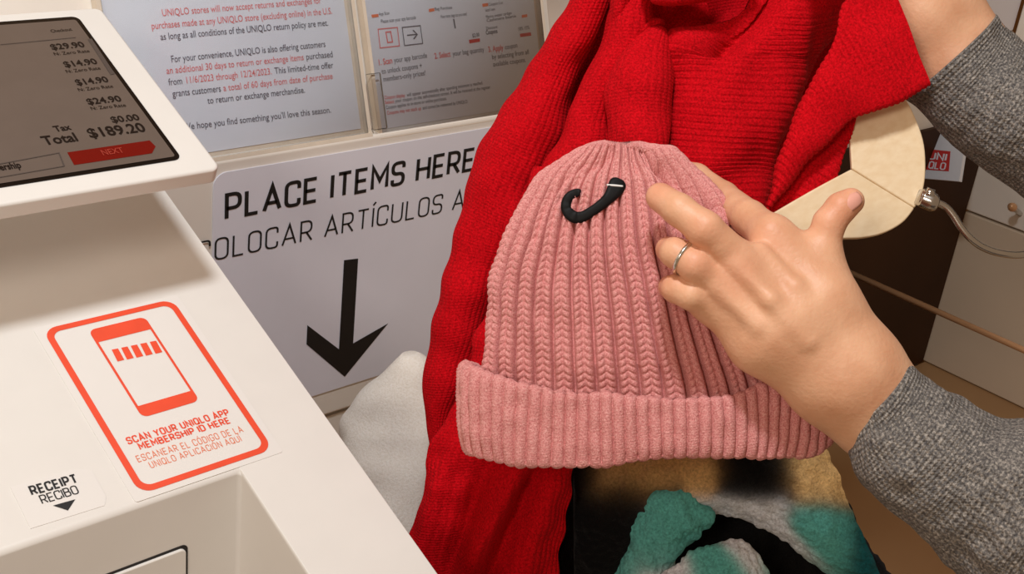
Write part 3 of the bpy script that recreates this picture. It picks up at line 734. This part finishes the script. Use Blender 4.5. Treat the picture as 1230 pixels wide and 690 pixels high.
# ------------------------------------------------------------------ pink beanie
hat = empty('pink_beanie', pt(760, 400, .76), 'pink rib-knit beanie with folded cuff held up in front of the scarf', 'hat')
def seg_dist(pix, path):
    X = pix[..., 0]; Y = pix[..., 1]; best = np.full(X.shape, 1e9)
    for (ax, ay), (bx, by) in zip(path[:-1], path[1:]):
        dx, dy = bx-ax, by-ay; t = np.clip(((X-ax)*dx+(Y-ay)*dy)/(dx*dx+dy*dy), 0, 1)
        best = np.minimum(best, np.hypot(X-ax-t*dx, Y-ay-t*dy))
    return best
NR = 17
def hat_disp(U, V, L, P, pix):
    front = U < 0.5
    x = np.where(front, U*2, 2-U*2)*NR
    x = x+0.10*fbm(P, 8, 3)
    s = (x % 1.0)-0.5; a = np.abs(s)*2
    k = np.clip((L.max()-L)/0.055, 0.45, 1.0)
    rows = L/0.0042
    lobe = np.sin(np.pi*np.clip((a+0.04)/0.86, 0, 1))**0.8
    lean = np.abs(np.sin(np.pi*(rows+0.85*a)))**0.6
    h = 0.0030*lobe*(0.50+0.50*lean)-0.0058*np.clip((a-0.76)/0.22, 0, 1)**1.3
    h = h*k
    h = h+0.0022*fbm(P, 9, 41)+0.0008*fbm(P, 30, 42)
    fr = front.astype(float)
    d1 = seg_dist(pix, [(772, 186), (790, 205), (800, 226)]); d2 = seg_dist(pix, [(795, 205), (822, 232), (850, 262)])
    h = h-fr*0.007*np.exp(-(d1/9)**2)-fr*0.006*np.exp(-(d2/9)**2)
    d3 = seg_dist(pix, [(808, 186), (842, 222), (866, 262)]); h = h+fr*0.004*np.exp(-(d3/13)**2)
    for path, am in (([(730, 188), (700, 215), (672, 250)], .003), ([(700, 200), (660, 240), (640, 290)], .0025), ([(668, 280), (655, 330), (650, 380)], .0016), ([(690, 285), (697, 340), (698, 390)], .0016), ([(745, 172), (757, 186), (762, 210)], .003)):
        h = h-fr*am*np.exp(-(seg_dist(pix, path)/5)**2)
    return h
L = [(578, 500, .765), (577, 462, .765), (578, 425, .765), (583, 378, .765), (592, 330, .765), (606, 284, .765), (626, 240, .768), (650, 206, .770), (678, 185, .770), (702, 174.5, .771), (726, 171, .771)]
R = [(985, 500, .765), (980, 462, .765), (966, 425, .765), (944, 380, .765), (918, 330, .765), (893, 290, .765), (870, 254, .768), (845, 218, .770), (816, 190, .770), (790, 177, .771), (768, 171.5, .771)]
V, Fc, UV, _ = loft(L, R, 620, 17*2*22, [.020, .026, .028, .028, .026, .02, .008], [.012, .014, .012, .008], hat_disp, p=.55, flat=.8)
crown = mesh_obj('crown', V, Fc, M_pink, hat, uv=UV, recalc=True)
def cuff_disp(U, V, L, P, pix):
    front = U < 0.5
    per = 0.0071
    s = ((L+0.0012*fbm(P, 8, 3)) / per) % 1.0
    h = 0.0050*(np.abs(np.sin(np.pi*s))**0.36-0.75)
    row = np.where(front, U*2, 2-U*2)
    h = h*(0.25+0.75*np.clip(np.sin(np.pi*row)*3, 0, 1))
    h = h+0.0003*np.sin(2*np.pi*row*24+4*s)
    return h+0.0013*fbm(P, 12, 51)+0.0005*fbm(P, 60, 52)
Ltop = [(590, 446, .800), (572, 438, .790), (562, 434, .775), (560, 437, .758), (574, 445, .748), (600, 455, .741), (640, 463, .735), (690, 470, .732), (740, 474, .730), (790, 478, .730), (840, 480, .731), (880, 475, .733), (915, 460, .737), (950, 452, .742), (975, 455, .748), (990, 470, .760), (988, 480, .778), (965, 480, .80)]
Lbot = [(590, 545, .800), (574, 548, .790), (564, 546, .775), (564, 545, .758), (576, 551, .748), (602, 557, .741), (640, 561, .735), (690, 562.5, .732), (740, 560, .730), (790, 553, .730), (840, 549, .731), (880, 550, .733), (915, 551, .737), (945, 550, .742), (970, 549, .748), (988, 538, .760), (990, 530, .778), (965, 530, .80)]
V, Fc, UV, _ = loft(Ltop, Lbot, 1100, 120, [.003, .0045, .0045, .0045], [.004]*3, cuff_disp, p=.28, flat=.75)
mesh_obj('cuff', V, Fc, M_pink, hat, uv=UV, recalc=True)

# plastic hook sewn on the cap
bpy.context.view_layer.update()
def bvh_of(o):
    dg = bpy.context.evaluated_depsgraph_get(); me = o.evaluated_get(dg).to_mesh(); mw = o.matrix_world
    t = BVHTree.FromPolygons([mw@v.co for v in me.vertices], [list(p.vertices) for p in me.polygons]); o.evaluated_get(dg).to_mesh_clear(); return t
hb = bvh_of(crown)
def on_hat(px, py, off):
    r = ray(px, py); h = hb.ray_cast(Vector(CAM), Vector(r).normalized())
    p = np.array(h[0]) if h[0] is not None else pt(px, py, .74)
    return p-nrm(r)*off
hp = [(745, 215, 8.5), (742, 221, 10.5), (738, 229, 9.8), (731, 238, 7.2), (721, 247, 6.3), (711, 254, 6.2), (701, 260, 6.6), (692, 261.5, 7.2), (684, 257, 7.0), (680, 249, 6.4), (681, 241, 6.0), (686, 235, 5.8), (693, 232, 5.4), (697, 233, 5.0)]
hc = catmull(np.array(hp), 60)
depth = min((on_hat(x, y, 0)-CAM)@FWD for x, y, r in hc)
hk = empty('plastic_hook', pt(720, 245, depth), 'small black plastic hook tag stitched to the front of the beanie', 'hook')
dd = [((on_hat(x, y, 0)-CAM)@FWD) for x, y, r in hc]
dd = np.convolve(np.r_[[dd[0]]*8, dd, [dd[-1]]*8], np.ones(17)/17, 'valid')
T = np.gradient(hc[:, :2], axis=0); T /= np.linalg.norm(T, axis=1)[:, None]; N2 = np.stack([-T[:, 1], T[:, 0]], 1)
V = []; sec = [(-1, 0), (-.85, .75), (-.4, 1), (.4, 1), (.85, .75), (1, 0), (.9, -1), (-.9, -1)]
for i in range(60):
    sc = 1.0
    if i < 4: sc = math.sqrt(1-((4-i)/4.5)**2)
    if i > 56: sc = math.sqrt(max(0.05, 1-((i-56)/3.5)**2))
    for a, b in sec: V.append(pt(hc[i, 0]+N2[i, 0]*a*hc[i, 2]*sc, hc[i, 1]+N2[i, 1]*a*hc[i, 2]*sc, dd[i]-0.0022-b*0.0012))
k = 8
Fc = [[i*k+j, i*k+(j+1) % k, (i+1)*k+(j+1) % k, (i+1)*k+j] for i in range(59) for j in range(k)]+[list(range(k)), [59*k+j for j in range(k)]]
mesh_obj('hook_body', V, Fc, M_black, hk, recalc=True)
tube('stitch', [pt(729, 222.5, dd[3]-0.0036), pt(738, 223, dd[3]-0.0046), pt(748, 224, dd[3]-0.0036)], 0.0007, M_thread, hk, 8, n=8)

# ------------------------------------------------------------------ hands: blended round limbs, polygonised with surface nets
def surface_nets(f, lo, h):
    s = f < 0; nx, ny, nz = f.shape
    c = np.zeros((nx-1, ny-1, nz-1, 3)); cnt = np.zeros((nx-1, ny-1, nz-1))
    corners = [(i, j, k) for i in (0, 1) for j in (0, 1) for k in (0, 1)]
    for a in corners:
        for ax in range(3):
            if a[ax] == 1: continue
            b = list(a); b[ax] = 1; b = tuple(b)
            fa_ = f[a[0]:nx-1+a[0], a[1]:ny-1+a[1], a[2]:nz-1+a[2]]; fb_ = f[b[0]:nx-1+b[0], b[1]:ny-1+b[1], b[2]:nz-1+b[2]]
            x = (fa_ < 0) != (fb_ < 0); t = np.where(x, fa_/np.where(x, fa_-fb_, 1), 0)
            p = [np.full(t.shape, float(a[q])) for q in range(3)]; p[ax] = t
            for q in range(3): c[..., q] += np.where(x, p[q], 0)
            cnt += x
    act = cnt > 0; idx = -np.ones(act.shape, int); idx[act] = np.arange(act.sum())
    g = np.argwhere(act); V = lo+h*(g+c[act]/cnt[act][:, None])
    Fc = []
    for ax in range(3):
        a = [slice(0, n-1) for n in f.shape]; a[ax] = slice(0, f.shape[ax]-1)
        o1, o2 = [q for q in range(3) if q != ax]
        sl0 = [slice(None)]*3; sl1 = [slice(None)]*3; sl0[ax] = slice(0, -1); sl1[ax] = slice(1, None)
        cr = s[tuple(sl0)] != s[tuple(sl1)]; e = np.argwhere(cr)
        e = e[(e[:, o1] > 0) & (e[:, o2] > 0) & (e[:, o1] < f.shape[o1]-1) & (e[:, o2] < f.shape[o2]-1)]
        d1 = np.zeros(3, int); d1[o1] = 1; d2 = np.zeros(3, int); d2[o2] = 1
        q = np.stack([idx[tuple((e-d1-d2).T)], idx[tuple((e-d2).T)], idx[tuple(e.T)], idx[tuple((e-d1).T)]], 1)
        Fc.append(q)
    return V, np.vstack(Fc)
def cone(P, a, b, ra, rb):
    ab = b-a; t = np.clip(((P-a)@ab)/(ab@ab), 0, 1)
    return np.linalg.norm(P-a-t[..., None]*ab, axis=-1)-(ra+(rb-ra)*t)
def smin(a, b, k):
    h = np.clip(0.5+0.5*(b-a)/k, 0, 1); return b+(a-b)*h-k*h*(1-h)
def make_limb(name, palm, fingers, ridges, dents, parent, red, h=0.0013):
    """palm: list of cones, fingers: list of chains of (px, py, depth, radius)"""
    W = lambda q: (pt(*q[:3]), q[3])
    allp = [W(q) for c in palm for q in c]+[W(q) for fch in fingers for q in fch]
    lo = np.min([p-r for p, r in allp], 0)-0.008; hi = np.max([p+r for p, r in allp], 0)+0.008
    n = np.ceil((hi-lo)/h).astype(int)+1
    gx = [lo[i]+h*np.arange(n[i]) for i in range(3)]
    P = np.stack(np.meshgrid(*gx, indexing='ij'), -1)
    base = None
    for c in palm:
        for q0, q1 in zip(c[:-1], c[1:]):
            (a, ra), (b, rb) = W(q0), W(q1); d = cone(P, a, b, ra, rb); base = d if base is None else smin(base, d, 0.012)
    out = base; fmin = None
    for ch in fingers:
        fd = None
        for q0, q1 in zip(ch[:-1], ch[1:]):
            (a, ra), (b, rb) = W(q0), W(q1); d = cone(P, a, b, ra, rb); fd = d if fd is None else smin(fd, d, 0.003)
        out = np.minimum(out, smin(base, fd, 0.007))
    for ch, rr in ridges:
        for q0, q1 in zip(ch[:-1], ch[1:]): out = smin(out, cone(P, pt(*q0), pt(*q1), rr, rr), 0.006)
    for q, rr in dents:
        d = np.linalg.norm(P-pt(*q), axis=-1)-rr; out = -smin(-out, d, 0.004)
    V, Fc = surface_nets(out, lo, h)
    cols = np.ones((len(V), 4))
    for q, rr, am in red:
        d = np.exp(-(np.linalg.norm(V-pt(*q), axis=1)/rr)**2)*am; cols[:, 1] -= 0.22*d; cols[:, 2] -= 0.20*d
    cols = np.clip(cols, 0.3, 1)
    o = mesh_obj(name, V, Fc, M_skin, parent, cols=cols, recalc=True)
    s = o.modifiers.new('smooth', 'SMOOTH'); s.factor = 0.6; s.iterations = 4
    return o

person = empty('person', pt(1150, 620, .75), 'person in grey knit sleeves holding up the pink beanie and red scarf', 'person')
ms = 0.00049
palm = [
 [(926, 284, .716, .0115), (985, 360, .708, .0165), (1036, 440, .712, .0205), (1075, 480, .716, .0205)],
 [(890, 318, .704, .0110), (950, 385, .702, .0150), (1018, 452, .708, .0200), (1062, 502, .716, .0205)],
 [(868, 346, .706, .0100), (925, 405, .706, .0140), (1000, 462, .712, .0180), (1045, 500, .720, .0200)],
 [(852, 366, .712, .0090), (905, 418, .712, .0110), (985, 470, .718, .0140), (1040, 506, .722, .0190)],
 [(984, 316, .716, .0110), (992, 370, .712, .0160), (1030, 430, .714, .0180)],
 [(945, 300, .720, .0110), (982, 330, .720, .0120)],
]
fingers = [
 [(926, 284, .718, .0118), (900, 262, .742, .0104), (868, 238, .784, .0102), (836, 214, .806, .0092), (808, 205, .815, .0085)],
 [(890, 318, .704, .0116), (846, 275, .694, .0100), (815, 252, .700, .0090), (793, 237, .713, .0084)],
 [(868, 346, .706, .0106), (834, 318, .697, .0091), (811, 304, .702, .0084), (803, 300, .714, .0076)],
 [(852, 366, .712, .0096), (830, 354, .703, .0085), (812, 347, .707, .0079), (805, 345, .718, .0070)],
 [(988, 330, .716, .0115), (988, 300, .714, .0100), (996, 268, .712, .0090), (1010, 250, .712, .0086), (1022, 242, .713, .0078)],
]
ridg = [([(915, 300, .7015), (955, 345, .694), (985, 395, .6925)], .0030), ([(885, 318, .6945), (925, 360, .6885), (970, 410, .6885)], .0032), ([(862, 345, .697), (910, 392, .6925)], .0028)]
dents = []
red = [((846, 274, .69), .010, .5), ((794, 235, .71), .011, .8), ((803, 299, .71), .010, .8), ((806, 342, .71), .010, .8), ((834, 316, .69), .009, .5), ((1018, 244, .71), .012, .8), ((996, 268, .71), .01, .5), ((888, 318, .69), .012, .35), ((868, 346, .7), .012, .35), ((926, 282, .7), .012, .35)]
lh = make_limb('left_hand', palm, fingers, ridg, dents, person, red)
# thumb nail
nc = pt(1021, 241, .7050); nx = nrm(pt(1033, 232, .7095)-pt(1009, 250, .7062)); nn = nrm(CAM-nc); nn = nrm(nn-nx*(nn@nx)); nn = nrm(nn+0.25*np.cross(nx, nn)*-1); nyv = np.cross(nn, nx)
V = []; Fc = []
for i in range(13):
    for j in range(11):
        a = -1+2*i/12; b = -1+2*j/10
        wd = 0.0050*(1-0.35*max(0, a)**3)*(1-0.25*max(0, -a)**4)
        V.append(nc+nx*a*0.0068+nyv*b*wd+nn*(-0.0030*b*b-0.0011*a*a+0.0006))
for i in range(12):
    for j in range(10): Fc.append([i*11+j, i*11+j+1, (i+1)*11+j+1, (i+1)*11+j])
nl = mesh_obj('fingernail', V, Fc, M_nail, lh); so_ = nl.modifiers.new('s', 'SOLIDIFY'); so_.thickness = 0.0008; nl['label'] = 'pink thumb nail'
# ring
rc = np.array(pt(822, 310, .7005)); ax_ = nrm(pt(834, 317, .698)-pt(811, 303, .703))
u_ = nrm(np.cross(ax_, [0.1, 0.2, 1])); v_ = np.cross(ax_, u_)
V = []; Fc = []; ns = 48; prf = [(-.0013, 0), (-.0010, .0008), (0, .0011), (.0010, .0008), (.0013, 0), (0, -.0004)]
for i in range(ns):
    t = 2*math.pi*i/ns; d = u_*math.cos(t)+v_*math.sin(t)
    for a, b in prf: V.append(rc+d*(0.0096+b)+ax_*a)
for i in range(ns):
    for j in range(6): Fc.append([i*6+j, i*6+(j+1) % 6, ((i+1) % ns)*6+(j+1) % 6, ((i+1) % ns)*6+j])
mesh_obj('ring', V, Fc, M_silver, lh, recalc=True)['label'] = 'silver band on ring finger'

palm = [
 [(1068, -118, .825, .011), (1090, -60, .832, .015), (1122, 10, .838, .019), (1165, 70, .842, .021), (1205, 120, .85, .023)],
 [(1040, -95, .822, .011), (1070, -40, .830, .015), (1108, 20, .838, .020), (1150, 85, .842, .022), (1195, 140, .85, .024)],
 [(1098, -125, .83, .011), (1112, -60, .836, .014), (1140, 0, .842, .017), (1170, 50, .846, .020)],
]
fingers = [
 [(1040, -95, .822, .0105), (1000, -112, .805, .0088), (985, -95, .785, .008), (992, -78, .775, .007)],
 [(1054, -108, .822, .0105), (1018, -140, .805, .009), (1000, -128, .78, .008), (1004, -108, .77, .0072)],
 [(1068, -118, .825, .0105), (1042, -160, .805, .0088), (1022, -152, .78, .008), (1024, -130, .77, .007)],
 [(1090, -125, .83, .0100), (1068, -168, .81, .008), (1050, -165, .79, .0072), (1048, -148, .78, .0064)],
 [(1066, -50, .83, .012), (1036, -45, .83, .010), (1010, -60, .82, .009), (998, -72, .815, .008)],
]
make_limb('right_hand', palm, fingers, [([(1095, -20, .8205), (1140, 45, .823)], .002)], [], person, [], h=0.0016)

# sleeves
def sl_disp(seed, A):
    def f(U, V, L, P, pix):
        fold = 0.006*np.clip((L-0.07)/0.05, 0, 1)*np.sin(L*95+3*fbm(P, 5, seed+3))
        edge = 0.0016*np.exp(-(L/0.006)**2)
        return 0.0022*fbm(P, 10, seed)+0.0008*fbm(P, 40, seed+1)+A*fold+edge
    return f
def sleeve(L, R, seed, nv, A=0.35, fr=None):
    nu = 200
    V1, F1, UV1, _ = loft(L, R, nv, nu, fr or [.024, .034, .045, .055], fr or [.024, .034, .045, .055], sl_disp(seed, A), p=.5, flat=.0, caps=False)
    me = V1.reshape(nv, nu, 3)
    inner = []
    k = 26
    for i in range(k):
        c = me[i].mean(0); inner.append(c+(me[i]-c)*(0.90))
    inner = np.array(inner)
    V = np.vstack([V1, inner.reshape(-1, 3)]); n1 = len(V1)
    Fc = list(F1)
    for j in range(nu):
        j2 = (j+1) % nu; Fc.append([j, j2, n1+j2, n1+j])
        for i in range(k-1): Fc.append([n1+i*nu+j, n1+i*nu+j2, n1+(i+1)*nu+j2, n1+(i+1)*nu+j])
    Fc.append([(nv-1)*nu+j for j in range(nu)])
    UV = np.vstack([UV1, UV1.reshape(nv, nu, 2)[:k].reshape(-1, 2)])
    return mesh_obj('sleeve', V, Fc, M_grey, person, uv=UV, recalc=True)
L = [(1083, 437, .715), (1110, 452, .715), (1150, 478, .713), (1195, 500, .710), (1235, 503, .705), (1300, 520, .70), (1400, 570, .69)]
R = [(1020, 514, .715), (1024, 562, .715), (1046, 597, .713), (1088, 632, .710), (1140, 676, .705), (1185, 735, .70), (1250, 830, .69)]
sleeve(L, R, 61, 220)
L = [(1194, 18, .842), (1212, 42, .842), (1245, 66, .84), (1290, 95, .838), (1360, 140, .83)]
R = [(1086, 118, .846), (1125, 150, .846), (1172, 186, .842), (1225, 228, .838), (1300, 290, .83)]
sleeve(L, R, 71, 160, .15, [.034, .042, .05])

# ------------------------------------------------------------------ wooden hanger
hg = empty('wooden_hanger', pt(1060, 225, .80), 'pale bent plywood hanger with steel hook beside the raised thumb', 'hanger')
def sheet(name, pix, th=0.005):
    P = np.array([pt(*p) for p in pix]); c = P.mean(0)
    u, s_, vt = np.linalg.svd(P-c); n = vt[2]; n = n if n@(CAM-c) < 0 else -n
    return prism(name, P, n, th, M_ply, hg, bevel=(0.0012, 3))
def curve_pix(p): return [tuple(q) for q in catmull(np.array(p), len(p)*4)]
up = [(1099, 250, .806)]+curve_pix([(1099, 250, .806), (1108, 232, .8055), (1112, 205, .806), (1110, 172, .8065), (1100, 142, .810), (1087, 117, .813), (1062, 85, .817), (1040, 60, .820)])[1:]+[(1000, 60, .820), (1018, 120, .814), (1023, 203, .806)]
sheet('upper_arm', up)
lo_ = [(1023, 203, .806)]+curve_pix([(1023, 203, .806), (980, 226, .806), (935, 252, .806), (880, 285, .806)])[1:]+[(850, 345, .806)]+curve_pix([(900, 330, .806), (950, 300, .806), (1000, 288, .806), (1035, 286, .806), (1062, 280, .806), (1085, 267, .806), (1099, 250, .806)])
lo_ = [(x, y, .806-(0.00016*max(0, (250-(x*-0+y))*0))) for x, y, d in lo_]
lo2 = []
for x, y, d in lo_:
    t = ((x-1023)*(250-203)-(y-203)*(1099-1023))/math.hypot(76, 47)     # distance from the crease in pixels
    lo2.append((x, y, .806-abs(t)*0.00010))
sheet('lower_arm', lo2)
wire = [pt(*p) for p in [(1112, 238, .802), (1124, 243, .801), (1136, 249, .800), (1145, 259, .799), (1154, 273, .798), (1166, 287, .797), (1182, 298, .797), (1204, 305, .796), (1230, 306, .796), (1262, 296, .796), (1285, 270, .796), (1288, 240, .796)]]
tube('hook_wire', wire, 0.0023, M_chrome, hg, 14, n=70)
tube('collar', [pt(1103, 236, .803), pt(1108, 238, .803), pt(1120, 243, .801), pt(1123, 244, .801)], [.0050, .0062, .0062, .0050], M_chrome, hg, 20, n=14)
tube('collar_band', [pt(1112, 231, .799), pt(1117, 233, .799), pt(1121, 234.5, .799)], 0.0034, M_chrome, hg, 16)

# ------------------------------------------------------------------ cream bag
def bag_disp(U, V, L, P, pix):
    g = np.sin(pix[..., 0]*0.055+pix[..., 1]*0.02+2.0*fbm(P, 4, 81))
    return 0.0045*fbm(P, 7, 82)+0.003*g+0.0012*fbm(P, 22, 83)
L = with_d([(486, 430), (468, 446), (446, 466), (426, 492), (410, 516), (404, 560), (410, 640), (430, 760), (440, 900)], 1.10, 1.13)
R = with_d([(497, 432), (508, 442), (515, 466), (530, 492), (540, 516), (545, 560), (545, 640), (540, 760), (530, 900)], 1.10, 1.13)
V, Fc, UV, _ = loft(L, R, 220, 160, [.004, .02, .035, .045, .045], [.004, .02, .03, .04, .04], bag_disp, p=.5)
tag(mesh_obj('tote_bag', V, Fc, M_cream, uv=UV, recalc=True), 'cream white cloth bag standing between the machine and the red scarf', 'bag')

# ------------------------------------------------------------------ plaid blanket
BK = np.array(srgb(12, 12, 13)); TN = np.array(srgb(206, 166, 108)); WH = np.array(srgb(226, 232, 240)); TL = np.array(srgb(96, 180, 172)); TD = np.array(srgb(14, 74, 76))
def bands(x, stops, soft=0.02):
    out = np.zeros(x.shape+(4,)); out[:] = stops[0][1]
    for p, c in stops[1:]:
        t = np.clip((x-p)/soft+0.5, 0, 1)[..., None]; out = out*(1-t)+c*t
    return out
def bl_disp(seed, w=.003):
    return lambda U, V, L, P, pix: w*fbm(P, 8, seed)+0.0012*fbm(P, 45, seed+1)+0.0006*fbm(P, 130, seed+2)
parts = []; cols = []
# rear drape, tan and black above, teal below; its lower edge curves over the opening
L = with_d([(690, 520), (705, 540), (760, 540), (830, 530), (900, 520), (950, 525), (990, 545)], .93)
R = with_d([(690, 720), (720, 720), (790, 640), (850, 612), (930, 640), (1000, 700), (1075, 740)], .93)
p_ = loft(L, R, 220, 220, [.02, .03, .03, .02], [.02]*3, bl_disp(91), p=.5, flat=.6)
parts.append(p_); X = p_[3][:, 0]; Y = p_[3][:, 1]; nz = 10*fbm(p_[0], 9, 5)
c = bands((Y+nz*.8-(575+np.abs(X-880)*0.05))/100, [(0, BK), (-0.45, BK)], .1)
tan = np.clip(1-np.abs(X-770)/85, 0, 1)*0+((X+nz > 715) & (X+nz < 850) & (Y < 575)).astype(float)
def soft(m, a=6): return 1/(1+np.exp(-m/a))
tan = soft(X-720)*soft(850-X)*soft(578-(X-790)*0.15-Y+nz)+soft(X-945+(590-Y)*-.0)*soft(602+nz*.3-Y)
tan += soft(X-815, 3)*soft(852-X, 3)*soft(598-Y, 3)*soft(Y-560, 8)
tan = np.clip(tan, 0, 1)[:, None]; c = c*(1-tan)+TN*tan
wh = (soft(Y-(592+np.clip(X-855, 0, 400)*0.0+nz*.3), 4)*soft(935-X+nz, 8)*soft(X-800, 8))[:, None]; c = c*(1-wh)+WH*wh
ed = np.interp(X, [850, 930, 1000, 1075], [612, 640, 700, 740]); we = (soft(Y-ed+17+nz*.4, 3)*soft(975-X, 10)*soft(X-850, 8))[:, None]
tl = (soft(X-(930+nz), 7)*soft(Y-(605+nz*.5), 5)*soft(1020+nz-X, 8))[:, None]; c = c*(1-tl)+TL*tl; c = c*(1-we)+WH*we
td = (soft(X-(1005+nz), 7)*soft(Y-(600+nz), 6))[:, None]; c = c*(1-td)+TD*td
cols.append(c)
# teal roll in front
L = with_d([(800, 590), (775, 600), (760, 625), (748, 655), (738, 690), (730, 760), (720, 880)], .90, .93)
R = with_d([(815, 592), (842, 606), (856, 618), (835, 645), (812, 668), (808, 740), (810, 880)], .90, .93)
p_ = loft(L, R, 160, 160, [.006, .018, .02, .02], [.012]*3, bl_disp(95, .001), p=.5)
parts.append(p_); X = p_[3][:, 0]; Y = p_[3][:, 1]; nz = 8*fbm(p_[0], 12, 6)
c = np.tile(TL, (len(X), 1)); wh = (soft(Y-(668+nz), 5)*soft(X-765, 6)*soft(720-Y, 5))[:, None]; c = c*(1-wh)+WH*wh; cols.append(c)
# inner teal and white fold
L = with_d([(795, 690), (815, 672), (840, 658), (868, 648), (890, 652), (912, 668), (925, 690)], .885)
R = with_d([(790, 800), (815, 800), (840, 800), (868, 800), (890, 800), (912, 800), (930, 800)], .885)
p_ = loft(L, R, 160, 160, [.008, .018, .008], [.01]*3, bl_disp(97, .001), p=.5)
parts.append(p_); X = p_[3][:, 0]; Y = p_[3][:, 1]; nz = 8*fbm(p_[0], 12, 8)
c = np.tile(TL, (len(X), 1)); wh = (soft(X-(862+nz+(Y-650)*.8), 5)*soft(918-X, 5))[:, None]; c = c*(1-wh)+WH*wh
w2 = (soft(810+(Y-670)*.6-X+nz, 4))[:, None]; c = c*(1-w2)+WH*w2; cols.append(c)
# dark inside and bulk resting on the counter
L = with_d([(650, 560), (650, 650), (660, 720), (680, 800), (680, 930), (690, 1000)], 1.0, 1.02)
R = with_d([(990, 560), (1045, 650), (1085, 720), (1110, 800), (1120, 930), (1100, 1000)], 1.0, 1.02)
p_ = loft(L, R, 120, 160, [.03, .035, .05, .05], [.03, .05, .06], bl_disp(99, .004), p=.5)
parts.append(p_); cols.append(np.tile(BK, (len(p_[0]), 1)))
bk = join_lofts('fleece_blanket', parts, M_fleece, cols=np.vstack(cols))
tag(bk, 'folded plaid fleece blanket in black, tan, white and teal under the beanie', 'blanket')
